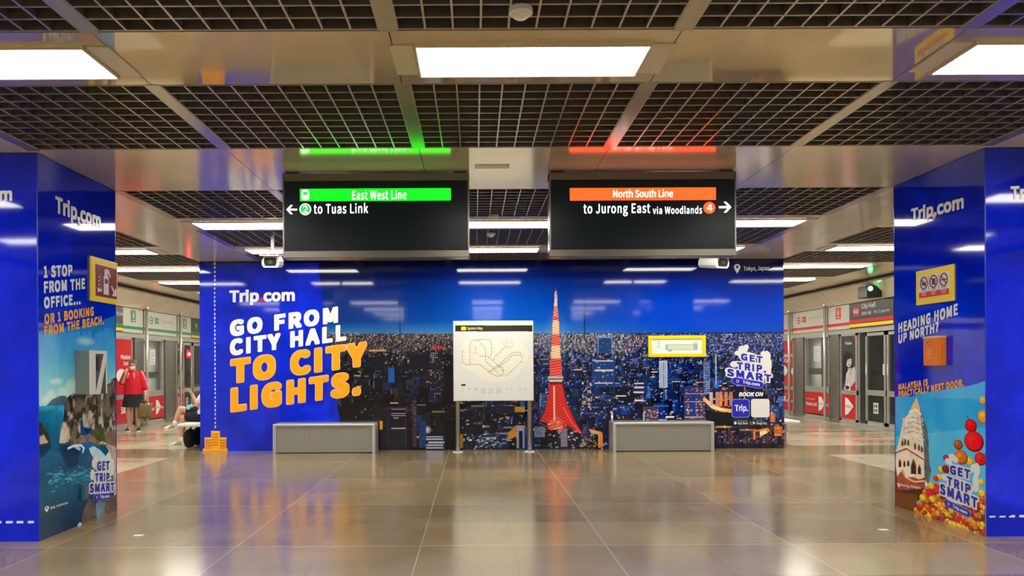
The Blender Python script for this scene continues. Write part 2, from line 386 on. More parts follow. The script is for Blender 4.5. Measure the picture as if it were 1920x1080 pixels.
# ================================================================ THE SETTING
CEIL = 3.235
def floor_material():
    m = mat('polished_granite_floor', (0.2, 0.17, 0.13), 0.2, spec=0.75); nt = m.node_tree; L = nt.links.new; b = nt.nodes['Principled BSDF']
    geo = nt.nodes.new('ShaderNodeNewGeometry'); sp = nt.nodes.new('ShaderNodeSeparateXYZ'); L(geo.outputs['Position'], sp.inputs[0])
    def ma(op, a, c=None, d=None):
        n = nt.nodes.new('ShaderNodeMath'); n.operation = op
        for i, q in enumerate((a, c, d)):
            if q is None: continue
            if isinstance(q, (int, float)): n.inputs[i].default_value = q
            else: L(q, n.inputs[i])
        return n.outputs[0]
    X, Y = sp.outputs[0], sp.outputs[1]
    def joint(c, off, per, w):
        t = ma('FRACT', ma('DIVIDE', ma('ADD', c, off), per)); return ma('LESS_THAN', ma('MULTIPLY', ma('ABSOLUTE', ma('SUBTRACT', t, 0.5)), per), w)
    jx = joint(X, 0.44 + 0.741, 1.482, 0.0045); jy = joint(Y, 0.915 - 6.2, 1.83, 0.0065); jx2 = joint(X, 0.44 + 0.3705, 0.741, 0.0022); jy2 = joint(Y, 0.4575 - 6.2, 0.915, 0.0022)
    j = ma('MAXIMUM', jx, jy); j2 = ma('MAXIMUM', jx2, jy2)
    cx = ma('FLOOR', ma('DIVIDE', ma('ADD', X, 0.44), 1.482)); cy = ma('FLOOR', ma('DIVIDE', ma('ADD', Y, -6.2), 0.915))
    cmb = nt.nodes.new('ShaderNodeCombineXYZ'); L(cx, cmb.inputs[0]); L(cy, cmb.inputs[1])
    wn = nt.nodes.new('ShaderNodeTexWhiteNoise'); wn.noise_dimensions = '2D'; L(cmb.outputs[0], wn.inputs['Vector'])
    n1 = nt.nodes.new('ShaderNodeTexNoise'); n1.inputs['Scale'].default_value = 90; n1.inputs['Detail'].default_value = 3; L(geo.outputs['Position'], n1.inputs['Vector'])
    n2 = nt.nodes.new('ShaderNodeTexNoise'); n2.inputs['Scale'].default_value = 1.3; n2.inputs['Detail'].default_value = 4; L(geo.outputs['Position'], n2.inputs['Vector'])
    # pale platform floor either side, with brown cross bands
    side = ma('GREATER_THAN', ma('ABSOLUTE', ma('SUBTRACT', X, 0.36)), 5.22)
    band = ma('MAXIMUM', ma('MULTIPLY', ma('GREATER_THAN', Y, 12.25), ma('LESS_THAN', Y, 13.6)), ma('MULTIPLY', ma('GREATER_THAN', Y, 16.3), ma('LESS_THAN', Y, 16.55)))
    pale = ma('MULTIPLY', side, ma('SUBTRACT', 1.0, band))
    bright = ma('ADD', ma('MULTIPLY', wn.outputs['Value'], 0.28), ma('ADD', ma('MULTIPLY', n1.outputs['Fac'], 0.7), ma('MULTIPLY', n2.outputs['Fac'], 0.5)))
    def mix(f, a, c):
        n = nt.nodes.new('ShaderNodeMix'); n.data_type = 'RGBA'
        for s_, q in ((0, f), (6, a), (7, c)):
            if isinstance(q, tuple): n.inputs[s_].default_value = (*q, 1)
            else: L(q, n.inputs[s_])
        return n.outputs[2]
    base = mix(pale, (0.36, 0.262, 0.135), (0.66, 0.58, 0.41))
    mul = nt.nodes.new('ShaderNodeVectorMath'); mul.operation = 'SCALE'; L(base, mul.inputs[0]); L(bright, mul.inputs['Scale'])
    c = mix(ma('MULTIPLY', j2, 0.35), mul.outputs[0], (0.06, 0.05, 0.04)); c = mix(ma('MULTIPLY', j, 0.55), c, (0.62, 0.55, 0.44))
    L(c, b.inputs['Base Color'])
    L(ma('ADD', 0.11, ma('MULTIPLY', n2.outputs['Fac'], 0.11)), b.inputs['Roughness'])
    bp = nt.nodes.new('ShaderNodeBump'); bp.inputs['Strength'].default_value = 0.03; bp.inputs['Distance'].default_value = 0.01; L(n2.outputs['Fac'], bp.inputs['Height']); L(bp.outputs[0], b.inputs['Normal'])
    return m
tag(MB().box(-9.6, 10.3, -4.5, 25.5, -0.15, 0).build('floor', floor_material()), 'polished brown granite floor with pale platform strips', 'floor', kind='structure')

ceiling = thing('ceiling', 'dark open louvre ceiling with beige metal bands', 'ceiling', (0, 0, CEIL), kind='structure')
BX = [-3.62, -2.04, -0.45, 1.12, 2.65, 4.23]
GY = [(-2.35, -0.85), (0.05, 1.55), (2.45, 4.13), (4.90, 6.37), (7.85, 9.34), (10.19, 11.55), (12.35, 13.19)]
GYS = GY[:-1] + [(12.35, 13.72), (14.58, 16.02), (16.88, 18.4), (19.2, 20.8), (21.6, 23.6)]
def louvre(x0, x1, y0, y1):
    nx, ny = max(2, round((x1 - x0) / 0.1425)), max(2, round((y1 - y0) / 0.1425))
    a, e = MB(), MB()
    for i in range(nx + 1):
        x = x0 + (x1 - x0) * i / nx; a.box(x - 0.003, x + 0.003, y0, y1, CEIL + 0.004, CEIL + 0.075); e.box(x - 0.0055, x + 0.0055, y0, y1, CEIL, CEIL + 0.006)
    for i in range(ny + 1):
        y = y0 + (y1 - y0) * i / ny; a.box(x0, x1, y - 0.003, y + 0.003, CEIL + 0.004, CEIL + 0.075); e.box(x0, x1, y - 0.0045, y + 0.0045, CEIL + 0.0006, CEIL + 0.0066)
    o = a.build('louvre_panel', 'louvre', ceiling, kind='structure'); p = e.build('louvre_edge', 'louvre_edge', o, kind='structure')
    p.location = (0, 0, 0)
for y0, y1 in GY:
    for i in range(5): louvre(BX[i] + 0.05, BX[i + 1] - 0.05, y0 + 0.02, y1 - 0.02)
for y0, y1 in GYS:
    louvre(-6.88, -4.72, y0 + 0.02, y1 - 0.02); louvre(5.31, 7.42, y0 + 0.02, y1 - 0.02)
for i in range(6):                                   # bars between the louvre bays
    for y0, y1 in GY:
        MB().box(BX[i] - 0.048, BX[i] + 0.048, y0, y1, CEIL - 0.004, CEIL + 0.05).build('cross_bar', 'tbar', ceiling, kind='structure')
def edges(g): 
    out = []; prev = -4.4
    for y0, y1 in g: out.append((prev, y0)); prev = y1
    return out
for y0, y1 in edges(GY):                             # reflecting metal bands
    for i in range(5):
        MB().box(BX[i] + 0.003, BX[i + 1] - 0.003, y0, y1, CEIL, CEIL + 0.06).build('metal_band', 'beam_metal' if y0 > 6 else 'ceil_metal', ceiling, kind='structure')
for y0, y1 in edges(GYS) + [(23.6, 25.4)]:
    for x0, x1 in ((-6.92, -4.69), (5.28, 7.46)):
        MB().box(x0, x1, y0, y1, CEIL, CEIL + 0.06).build('metal_band', 'side_metal', ceiling, kind='structure')
for x0, x1, ye in ((-4.69, -3.62, 13.19), (4.23, 5.28, 13.19)):
    for y0, y1 in ((-4.4, 6.42), (6.42, 7.83), (7.83, 13.19)):
        MB().box(x0 + 0.003, x1 - 0.003, y0 + 0.003, y1 - 0.003, CEIL, CEIL + 0.06).build('soffit_strip', 'side_metal', ceiling, kind='structure')
for x0, x1 in ((-7.68, -6.92), (7.46, 8.38)):
    MB().box(x0, x1, -4.4, 25.4, CEIL, CEIL + 0.06).build('soffit_strip', 'side_metal', ceiling, kind='structure')
MB().box(-9.6, 10.3, -4.5, 25.5, 3.75, 3.85).build('ceiling_slab', 'plenum', ceiling, kind='structure')
MB().box(0.01, 0.32, 6.9, 7.02, CEIL - 0.006, CEIL).build('beige_patch', 'cream', ceiling, kind='structure')  # thin beige rectangle on the beam band between the signs

wall_m = mat('beige_wall_panel', (0.45, 0.41, 0.34), 0.35, 0.1, noise=0.08, nscale=2)
tag(MB().box(-9.6, 10.3, -4.6, -4.5, 0, 3.75).build('wall_back', wall_m), 'beige wall far behind the viewpoint', 'wall', kind='structure')
tag(MB().box(-9.6, 10.3, 25.5, 25.6, 0, 3.75).build('wall_front', wall_m), 'beige end wall far down the platforms', 'wall', kind='structure')
tag(MB().box(-4.67, 5.26, 13.24, 20.0, 0, CEIL + 0.3).build('wall_center', wall_m), 'free-standing block behind the printed city wall', 'wall', kind='structure')
def fascia(side):
    X = -8.15 if side < 0 else 8.85; sgn = 1 if side < 0 else -1
    nm = 'left' if side < 0 else 'right'
    w = thing('wall_' + nm, 'metal clad %s wall above and beside the platform doors' % ('green line' if side < 0 else 'red line'), 'wall', (X, 0, 0), kind='structure')
    MB().box(min(X - sgn * 1.45, X - sgn * 1.35), max(X - sgn * 1.45, X - sgn * 1.35), -4.5, 25.5, 0, 3.75).build('tunnel_wall', 'plenum', w, kind='structure')
    xs = sorted((X + sgn * 0.03, X - sgn * 0.05))
    MB().box(xs[0], xs[1], -4.5, 16.0, 0, 2.82).build('wall_panel', wall_m, w, kind='structure')
    k = thing('trim_%d' % (1 if side < 0 else 2), 'sloping metal cladding and header above the %s platform doors' % nm, 'wall trim', (X, 0, 0), kind='structure')
    # sloping metal cladding from the sign band up to the black joint under the ceiling
    for y0, y1 in ((-4.5, 3), (3, 9), (9, 14.8), (14.8, 18.78), (18.78, 21.0), (21.0, 25.5)):
        m = MB(); P = []
        for y in (y0 + 0.008, y1 - 0.008):
            P += [(X + sgn * 0.10, y, 2.83), (X + sgn * 0.44, y, 3.16), (X + sgn * 0.44, y, 3.20), (X + sgn * 0.04, y, 2.86)]
        m.add(P, [(0, 1, 2, 3), (7, 6, 5, 4), (0, 4, 5, 1), (1, 5, 6, 2), (2, 6, 7, 3), (3, 7, 4, 0)]); m.build('cladding_panel', 'side_metal', k, kind='structure')
    xs = sorted((X + sgn * 0.30, X + sgn * 0.55)); MB().box(xs[0], xs[1], -4.5, 25.5, 3.20, 3.30).build('joint_strip', 'plenum', k, kind='structure')
    xs = sorted((X - sgn * 0.06, X + sgn * 0.04)); MB().box(xs[0], xs[1], 16.0, 25.5, 2.14, 2.25).build('door_header', 'satin', k, kind='structure')
    xs = sorted((X - sgn * 0.06, X + sgn * 0.05)); MB().box(xs[0], xs[1], 16.0, 25.5, 0.0, 0.07).build('door_sill', 'satin', k, kind='structure')
    return w
fascia(-1); fascia(1)

# ================================================================ CEILING LIGHTS
def lamp(name, cx, cy, w, label, group, d=0.43):
    t = thing(name, label, 'light', (cx, cy, CEIL), group)
    z = CEIL
    MB().box(cx - w / 2, cx + w / 2, cy - d / 2, cy + d / 2, z - 0.018, z - 0.002).build('diffuser', 'diffuser', t)
    f = MB(); g = 0.014
    for y in (cy - d / 2 - g, cy + d / 2): f.box(cx - w / 2 - g, cx + w / 2 + g, y, y + g, z - 0.022, z - 0.001)
    for x in (cx - w / 2 - g, cx + w / 2): f.box(x, x + g, cy - d / 2, cy + d / 2, z - 0.022, z - 0.001)
    f.build('frame', 'cream', t)
    for x in (cx - w / 2 - 0.15, cx + w / 2 + 0.02): MB().box(x, x + 0.13, cy - d / 2, cy + d / 2, z - 0.008, z - 0.001).build('end_plate', 'cream', t)
    return t
side_words = {-2.83: 'leftmost of its row', 0.335: 'middle one of its row', 3.46: 'rightmost of its row'}
for cy, where in ((4.52, 'in the nearest beige metal band overhead'), (9.76, 'just beyond the hanging signs'), (11.95, 'closest to the city wall')):
    for cx in (-2.83, 0.335, 3.46):
        lamp('ceiling_light', cx, cy, 1.30, 'rectangular ceiling light %s, %s' % (where, side_words[cx]), 'recessed lights over the hall')
for cy in (2.0, -0.4, -2.9):
    for cx in (-2.83, 0.335, 3.46):
        lamp('ceiling_light', cx, cy, 1.30, 'rectangular ceiling light out of view above or behind the viewpoint', 'recessed lights behind the viewpoint')
for cx, sname in ((-5.80, 'green line platform on the left'), (6.35, 'red line platform on the right')):
    for cy, nm in ((11.95, 'first'), (14.15, 'second'), (16.45, 'third')):
        lamp('ceiling_light', cx, cy, 1.66, 'long ceiling light over the %s, %s one into the distance' % (sname, nm), 'lights over the platforms')
    for cy in (4.52, 9.76, 18.8, 21.2, 24.4, 2.0, -0.4):
        lamp('ceiling_light', cx, cy, 1.66, 'long ceiling light over the %s, hidden from the viewpoint' % sname, 'hidden platform lights ' + ('left' if cx < 0 else 'right'))

def dome(x, y, label):
    t = thing('smoke_detector', label, 'detector', (x, y, CEIL), 'ceiling detectors')
    MB().tube((x, y, CEIL), (x, y, CEIL - 0.025), 0.06, n=24).build('base', 'plastic_w', t)
    b = MB().ball((x, y, CEIL - 0.025), (0.045, 0.045, 0.03), 20, 10); b.build('sensor_dome', 'plastic_w', t, smooth=True)
dome(0.24, 3.88, 'round white smoke detector at the top edge, above the nearest light')
dome(0.236, 9.25, 'tiny white smoke detector between the signs, before the bright light')
dome(0.23, 10.5, 'tiny white smoke detector between the signs, beyond the bright light')

# ================================================================ THE PRINTED CITY WALL
mural = thing('advertising_mural', 'huge glossy blue wall advert showing a city skyline at night', 'advert', (0.3, 13.2, 0))
MA0, MA1 = -4.69, 5.28
MB().box(MA0, MA1, 13.2, 13.235, 0.0, CEIL - 0.004).build('backing_board', 'navy', mural)
cv = Canvas(MURAL, MA0, MA1, 0.0, CEIL - 0.006, 1060, 352)
def city(cv):
    blue_paper(cv, 3, (18, 42, 208)); paper = cv.im.copy()
    r = np.random.default_rng(5); U0, U1 = 596, 1476
    # printed sky gradient; its top stops also paint the shade below the ceiling
    uu = 376 + cv.X / (cv.w - 1) * 1093; vv = 488 + cv.Y / (cv.h - 1) * 355
    stops = [488, 512, 530, 565, 600, 618, 630]
    L_ = np.array([(8, 16, 62), (10, 22, 84), (10, 30, 112), (8, 44, 130), (8, 52, 126), (40, 106, 170), (60, 110, 165)]); R_ = np.array([(2, 12, 78), (2, 20, 110), (2, 40, 160), (2, 56, 188), (2, 62, 198), (6, 70, 196), (14, 72, 180)])
    C_ = np.array([(4, 20, 92), (4, 34, 140), (4, 60, 178), (6, 78, 200), (10, 92, 208), (46, 130, 214), (110, 160, 215)])
    t = np.clip((uu - 620) / 260, 0, 1); t2 = np.clip((uu - 1000) / 260, 0, 1)
    sky = np.zeros_like(cv.im)
    for k in range(3):
        a = np.interp(vv, stops, L_[:, k]); b = np.interp(vv, stops, C_[:, k]); c = np.interp(vv, stops, R_[:, k])
        sky[..., k] = (a * (1 - t) + b * t) * (1 - t2) + c * t2
    sky *= (0.9 + 0.2 * fbm(cv.h, cv.w, 90, 4, 9))[..., None]
    cv.im[:] = sky / 255.0
    # the dense ground of the city, far to near
    def pal(u, v):
        lx = (u - 640) / 220.0
        if u < 860:
            return [(16, 20, 38), (22, 26, 44), (12, 16, 34), (30, 30, 44), (16, 40, 78), (40, 36, 46), (10, 12, 24)][r.integers(7)]
        if v > 800: return [(14, 22, 60), (24, 50, 110), (10, 14, 34), (36, 40, 70), (60, 44, 44)][r.integers(5)]
        return [(10, 40, 110), (16, 66, 150), (8, 24, 70), (30, 84, 160), (8, 16, 46), (12, 50, 130), (44, 70, 130), (10, 34, 96)][r.integers(8)]
    def lightc(u, v):
        p = r.random()
        far = v < 690
        if u < 860: return [(205, 160, 150), (190, 175, 170), (120, 130, 150), (240, 200, 160), (80, 90, 120)][r.integers(5)]
        if far: return [(235, 190, 170), (245, 225, 205), (150, 185, 225), (200, 140, 130), (220, 230, 240)][r.integers(5)]
        if u > 1290 and v > 730: return [(255, 165, 70), (235, 130, 50), (255, 210, 150), (170, 180, 210)][r.integers(4)]
        return [(210, 225, 240), (140, 175, 225), (250, 225, 190), (235, 160, 110), (90, 140, 215), (245, 245, 245)][r.integers(6)]
    cv.rect(U0, U1, 628, 846, (12, 34, 86))
    m = (vv > 628) & (uu < 870); cv.im[m] = np.array((14, 18, 36)) / 255
    for i in range(700):                               # haze of far lights
        u = r.uniform(U0, U1); v = 622 + abs(r.normal()) * 8; k = lightc(u, 640); al = r.uniform(0.15, 0.75) * (0.55 if u > 1200 else 1)
        cv.rect(u, u + r.uniform(1, 3), v, v + 1, k, al)
    v = 627.0
    while v < 840:
        s = 2.2 + (v - 627) * 0.085; n = int((U1 - U0) / (s * 1.15)) 
        for i in range(n):
            u = r.uniform(U0, U1); w = s * r.uniform(0.8, 2.0); h = s * r.uniform(0.9, 2.6); top = max(v - h * 0.6, 626)
            c = np.array(pal(u, v)) * r.uniform(0.35, 1.25)
            if v < 665: c = c * 0.6 + np.array(lightc(u, v)) * (0.28 if u < 1180 else 0.10) + (np.array((0, 14, 50)) if u > 1180 else 0)
            cv.rect(u, u + w, top, v + s, np.clip(c, 0, 255))
            cv.rect(u + w * 0.7, u + w, top, v + s, np.clip(c * 0.6, 0, 255))
            q = r.random(); dens = 0.68 if u > 860 else 0.42
            if q < dens:
                k = lightc(u, v); st = r.integers(4)
                if st == 0: cv.rect(u, u + w * r.uniform(0.4, 1.1), top + h * 0.1, top + h * 0.1 + max(1, s * 0.16), k, r.uniform(0.6, 1))
                elif st == 1:
                    for y in np.arange(top + 1, v + s - 1, max(2.0, s * 0.33)):
                        for x in np.arange(u + 0.6, u + w - 1, max(1.7, s * 0.3)):
                            if r.random() < 0.55: cv.rect(x, x + 1, y, y + 1, k, r.uniform(0.3, 0.95))
                elif st == 2: cv.rect(u, u + max(1, s * 0.12), top, v + s * 0.6, k, r.uniform(0.4, 0.85))
                else:
                    for j in range(3): 
                        x = u + r.uniform(0, w); y = top + r.uniform(0, h); cv.rect(x, x + r.uniform(1, 2.4), y, y + r.uniform(1, 2), k, r.uniform(0.6, 1))
            if v < 690 and r.random() < (0.3 if u > 1190 and v < 665 else 0.85 if u > 740 else 0.5):
                cv.rect(u, u + r.uniform(1, 3.2), top, top + r.uniform(1, 5), lightc(u, v), r.uniform(0.3, 0.9) * (0.6 if u > 1180 else 1))
        v += s * 0.55
    # named blocks of the picture
    def block(u0, u1, v0, v1, c, win=None, dx=3, dy=3, p=0.6, frame=None):
        cv.rect(u0, u1, v0, v1, c)
        if frame: 
            cv.rect(u0, u1, v0, v0 + 1.5, frame); cv.rect(u0, u0 + 1.2, v0, v1, frame); cv.rect(u1 - 1.2, u1, v0, v1, frame)
        if win:
            y = v0 + 2
            while y < v1 - 1:
                x = u0 + 1.5
                while x < u1 - 1.5:
                    if r.random() < p: cv.rect(x, x + dx * 0.6, y, y + dy * 0.45, win, r.uniform(0.5, 1))
                    x += dx
                y += dy
    block(1121, 1148, 632, 662, (24, 84, 150), frame=(120, 170, 220)); cv.rect(1124, 1146, 636, 661, (16, 66, 124))
    block(1110, 1154, 672, 726, (20, 60, 130), (150, 190, 230), 9, 7, 0.25)
    for y in (676, 694, 718): cv.rect(1115, 1150, y, y + 2, (225, 205, 190))
    block(1236, 1252, 677, 727, (170, 186, 214)); cv.line([(1244, 680), (1244, 725)], (60, 80, 130), 1); [cv.rect(x, x + 1, y, y + 3, (90, 110, 150)) for y in range(682, 724, 5) for x in (1239, 1248)]
    cv.rect(1342, 1344.5, 664, 722, (150, 190, 225)); block(1319, 1332, 678, 740, (60, 90, 150), (190, 190, 200), 3, 4, 0.7)
    block(1174, 1206, 628, 652, (60, 60, 96), (235, 205, 185), 3.5, 3, 0.7); block(1030, 1040, 660, 720, (50, 50, 86), (225, 205, 195), 3, 4, 0.7)
    block(1283, 1322, 726, 792, (56, 56, 104), (225, 165, 140), 5, 5, 0.35); cv.rect(1296, 1303, 738, 780, (18, 60, 160)); [cv.rect(1284, 1320, y, y + 1.4, (215, 160, 130)) for y in (738, 753, 782)]
    block(1206, 1236, 763, 790, (70, 56, 84), (225, 160, 130), 6, 3.5, 0.5); block(1152, 1200, 726, 756, (8, 16, 44)); cv.rect(1155, 1175, 742, 744, (235, 225, 205))
    block(1188, 1215, 716, 736, (14, 40, 100)); [cv.rect(1190, 1208, y, y + 2.2, (225, 215, 210)) for y in (718, 726, 735, 750)]
    for k in range(36):
        u = r.uniform(1090, 1108); v = r.uniform(716, 768); cv.rect(u, u + r.uniform(1, 4), v, v + r.uniform(1, 5), (235, 210, 200), r.uniform(.5, 1))
    for k in range(1500):
        v = 632 + 210 * r.random() ** 1.6; u = r.uniform(640 if v < 700 else 860, 1472); a = 0.5 + (v - 630) * .006
        if u < 860 and r.random() < .35: continue
        q = lightc(max(u, 880), v) if u > 760 else lightc(u, v); cv.rect(u, u + r.uniform(1, 3.2) * a, v, v + r.uniform(1, 2.0) * a, q, r.uniform(.55, 1))
    # lit road and warm blocks at the right
    cv.poly([(1320, 744), (1334, 756), (1352, 764), (1374, 768), (1376, 774), (1352, 772), (1334, 766), (1318, 750)], (255, 176, 90))
    cv.poly([(1322, 748), (1336, 760), (1356, 767), (1368, 769), (1350, 770), (1332, 763)], (255, 230, 190))
    for u, c in ((1331, (215, 180, 180)), (1342, (205, 150, 130)), (1349, (240, 150, 70)), (1359, (220, 130, 80)), (1368, (200, 120, 90))): block(u, u + 6, 736, 762, c, (120, 60, 60), 2, 4, 0.4)
    cv.poly([(1324, 770), (1376, 774), (1378, 800), (1345, 796), (1322, 790)], (12, 14, 26))
    cv.poly([(1405, 812), (1420, 806), (1440, 802), (1444, 808), (1428, 818), (1420, 826), (1408, 822)], (235, 140, 50)); cv.poly([(1416, 812), (1436, 806), (1438, 812), (1424, 818), (1418, 824)], (255, 225, 180))
    block(1452, 1468, 800, 818, (190, 100, 40), (255, 180, 90), 4, 6, 0.7); block(1445, 1454, 776, 792, (200, 110, 60), (255, 200, 120), 3, 4, 0.7)
    for u0 in range(1345, 1466, 12): block(u0, u0 + r.uniform(5, 9), 815 + r.uniform(-8, 6), 842, tuple(int(x) for x in np.array((40, 46, 84)) * r.uniform(0.6, 1.4)), (220, 140, 80), 3, 4, 0.4)
    cv.rect(1340, 1470, 832, 846, (12, 14, 34), 0.6)
    # lower centre
    cv.poly([(1104, 804), (1128, 810), (1128, 840), (1122, 840), (1122, 815), (1108, 812)], (235, 170, 110)); block(1124, 1131, 812, 840, (240, 140, 50), (255, 190, 110), 3, 3, 0.8); block(1092, 1104, 796, 838, (40, 50, 90), (150, 120, 120), 3, 4, 0.4)
    for k in range(30):
        u = r.uniform(1088, 1122); v = r.uniform(822, 840); cv.rect(u, u + r.uniform(1, 5), v, v + r.uniform(1, 2), (240, 190, 150), r.uniform(.5, 1))
    block(968, 986, 798, 822, (225, 150, 50), (255, 190, 90), 4, 4, 0.6); cv.poly([(952, 812), (966, 799), (968, 818), (953, 825)], (215, 140, 50)); block(972, 990, 800, 842, (30, 50, 100), (150, 180, 220), 4, 5, 0.3)
    block(969, 984, 800, 841, (150, 165, 205)); cv.rect(973, 981, 808, 841, (10, 14, 34)); block(861, 869, 814, 840, (150, 100, 50), (230, 170, 90), 3, 3, 0.8)
    for k in range(60):
        u = r.uniform(890, 955); v = r.uniform(812, 842); cv.rect(u, u + r.uniform(2, 9), v, v + r.uniform(1, 3), [(170, 195, 235), (60, 110, 190), (225, 232, 240), (30, 60, 130)][r.integers(4)], r.uniform(.5, 1))
    block(880, 984, 764, 776, (30, 34, 54), (80, 76, 90), 5, 5, 0.5); cv.rect(966, 984, 763, 773, (225, 180, 60))
    # left dark towers
    block(728, 762, 764, 838, (16, 20, 40), frame=(54, 60, 84)); [cv.rect(734, 761, y, y + 1.6, (205, 180, 180), 0.9) for y in (767, 775, 779, 803)]; cv.rect(738, 748, 783, 785, (170, 150, 140)); 
    block(690, 722, 740, 846, (20, 20, 26), (66, 60, 60), 4, 6, 0.3); block(773, 782, 750, 838, (50, 40, 56), (150, 110, 110), 3, 4, 0.5); block(640, 690, 740, 800, (18, 18, 24), (110, 104, 100), 6, 5, 0.18)
    block(712, 718, 790, 806, (230, 160, 70)); block(729, 740, 690, 718, (20, 90, 170)); block(768, 806, 664, 690, (10, 16, 34)); block(693, 720, 670, 694, (12, 16, 30)); cv.rect(692, 724, 656, 659, (205, 150, 110)); 
    block(806, 830, 660, 740, (24, 28, 50), (210, 170, 150), 4, 4, 0.35); block(833, 852, 690, 760, (12, 14, 28)); cv.rect(808, 834, 650, 655, (200, 60, 70), .8)
    for y in (818, 823, 829, 834, 839): cv.rect(800, 832, y, y + 2.6, (170, 182, 215)) if y != 829 else cv.rect(804, 834, y, y + 2, (190, 200, 225))
    cv.ell(801, 806, 9, 9, (235, 220, 235), 0.9, True); block(786, 800, 790, 840, (16, 50, 110), (40, 90, 160), 4, 6, 0.4)
    # the lattice broadcasting tower
    cx = 1042
    def half(v): return np.interp(v, [540, 553, 575, 600, 640, 660, 690, 706, 720, 750, 775, 795, 812], [0.8, 2.4, 3, 5.5, 7, 8.5, 11, 11.5, 12, 16, 22, 31, 40])
    def seg(v0, v1, c, a=1.0):
        pts = [(cx - half(v), v) for v in np.linspace(v0, v1, 6)] + [(cx + half(v), v) for v in np.linspace(v1, v0, 6)]; cv.poly(pts, c, a)
    cv.ell(cx, 640, 26, 70, (150, 180, 225), 0.30, True)
    cv.line([(cx, 536), (cx, 548)], (60, 60, 110), 1.4)
    for v0, v1, c in ((538, 546, (110, 70, 110)), (546, 560, (225, 195, 205)), (560, 574, (250, 225, 215)), (574, 594, (240, 130, 100)), (594, 600, (235, 60, 50)), (600, 627, (255, 220, 160)), (627, 648, (238, 80, 60)), (648, 672, (255, 226, 170)), (672, 690, (240, 50, 44)), (690, 706, (240, 66, 60)), (706, 716, (250, 225, 205))): seg(v0, v1, c)
    legs = [(cx - 11, 717), (cx - 15, 745), (cx - 21, 772), (cx - 30, 790), (cx - 16, 792), (cx - 14, 806), (cx + 17, 806), (cx + 20, 794), (cx + 44, 812), (cx + 49, 812), (cx + 34, 786), (cx + 22, 760), (cx + 15, 735), (cx + 12, 717)]
    cv.poly(legs, (222, 34, 36)); cv.poly([(cx - 12, 790), (cx, 778), (cx + 14, 790), (cx + 12, 806), (cx - 12, 806)], (240, 120, 90), 0.7)
    cv.rect(cx - 15, cx + 15, 706, 714, (205, 205, 215)); cv.rect(cx - 17, cx + 14, 710, 712, (60, 60, 90)); cv.rect(cx - 12, cx + 13, 717, 721, (150, 14, 24))
    for v in np.arange(722, 806, 6.0):
        h0, h1 = half(v) * 0.95, half(v + 6) * 0.95
        for k in range(5):
            f0, f1 = -1 + k * 0.5, -1 + k * 0.5 + 0.5
            if f1 > 1.01: break
            cv.line([(cx + f0 * h0, v), (cx + f1 * h1, v + 6)], (255, 150, 120), 1.1, 0.6); cv.line([(cx + f1 * h0, v), (cx + f0 * h1, v + 6)], (150, 8, 20), 1.0, 0.6)
    for v in np.arange(578, 704, 5.0): cv.line([(cx - half(v), v), (cx + half(v + 4), v + 4)], (200, 30, 30), 1.0, 0.5); cv.line([(cx + half(v), v), (cx - half(v + 4), v + 4)], (255, 245, 215), 1.0, 0.6)
    cv.rect(cx - 4.5, cx - 1, 724, 790, (255, 200, 170)); cv.line([(cx + 15, 765), (cx + 30, 792), (cx + 47, 812)], (255, 90, 70), 2.5)
    for k in range(26):
        u = cx + r.uniform(-16, 18); v = r.uniform(790, 808); cv.rect(u, u + r.uniform(2, 5), v, v + r.uniform(1, 4), [(255, 225, 190), (250, 120, 90), (255, 190, 150)][r.integers(3)], 0.85)
    block(cx + 10, cx + 22, 806, 838, (120, 112, 130), (220, 200, 190), 2.5, 3, 0.6); block(cx - 40, cx - 20, 800, 820, (90, 104, 150), (180, 190, 215), 5, 3, 0.6)
    for u in (750, 1096): cv.line([(u, 560), (u, 636)], (6, 18, 70), 2.2, 0.7)
    # crumpled blue sheet at the left, cut along a slanting edge
    r_ = cv.mask([(370, 480), (597, 480), (599, 514), (637, 792), (640, 850), (370, 850)])
    keep = np.zeros((cv.h, cv.w), bool); keep[r_[1]] = r_[0]; cv.im[keep] = paper[keep]
    cv.rect(370, 1480, 486, 488.5, (10, 14, 50))
def dashes(cv, p0, p1, n, wpx, duty=0.55):
    A, B = Vector(cv.F.px(*p0)), Vector(cv.F.px(*p1)); e = B - A; q = Vector((-e.y, e.x)).normalized() * wpx / 2
    for i in range(n):
        a, b = A + e * (i / n), A + e * ((i + duty) / n); cv.poly([tuple(a - q), tuple(b - q), tuple(b + q), tuple(a + q)], (222, 226, 236), raw=True)
city(cv); dashes(cv, (402.5, 492), (404, 806), 40, 0.024); cv.sheet('printed_picture', 'print', mural)

def word(face, lines, name, m, parent, d=0.005, **kw):
    for body, BL, BR, TL, *rest in lines:
        mb = MB(); text(mb, face, body, BL, BR, TL, d=d, **{**kw, **(rest[0] if rest else {})}); mb.build(name, m, parent)
def pin(face, u, v, s, parent):
    a, b = face.px(u, v); a1, _ = face.px(u + s, v); _, b1 = face.px(u, v - s); ra, rb = abs(a1 - a), abs(b1 - b)
    mb = MB(); n = 20; outer = [(a + ra * .5 * math.cos(t), b + rb * .25 + rb * .5 * math.sin(t)) for t in np.linspace(-0.5, math.pi + 0.5, n)] + [(a, b - rb * .75)]
    inner = [(a + ra * .2 * math.cos(t), b + rb * .28 + rb * .2 * math.sin(t)) for t in np.linspace(-0.5, math.pi + 0.5, n)] + [(a, b + rb * .05)]
    m = len(outer); mb.add([face.at(x, y, 0.004) for x, y in outer + inner], [(i, (i + 1) % m, m + (i + 1) % m, m + i) for i in range(m)])
    return mb.build('location_pin', 'white', parent)
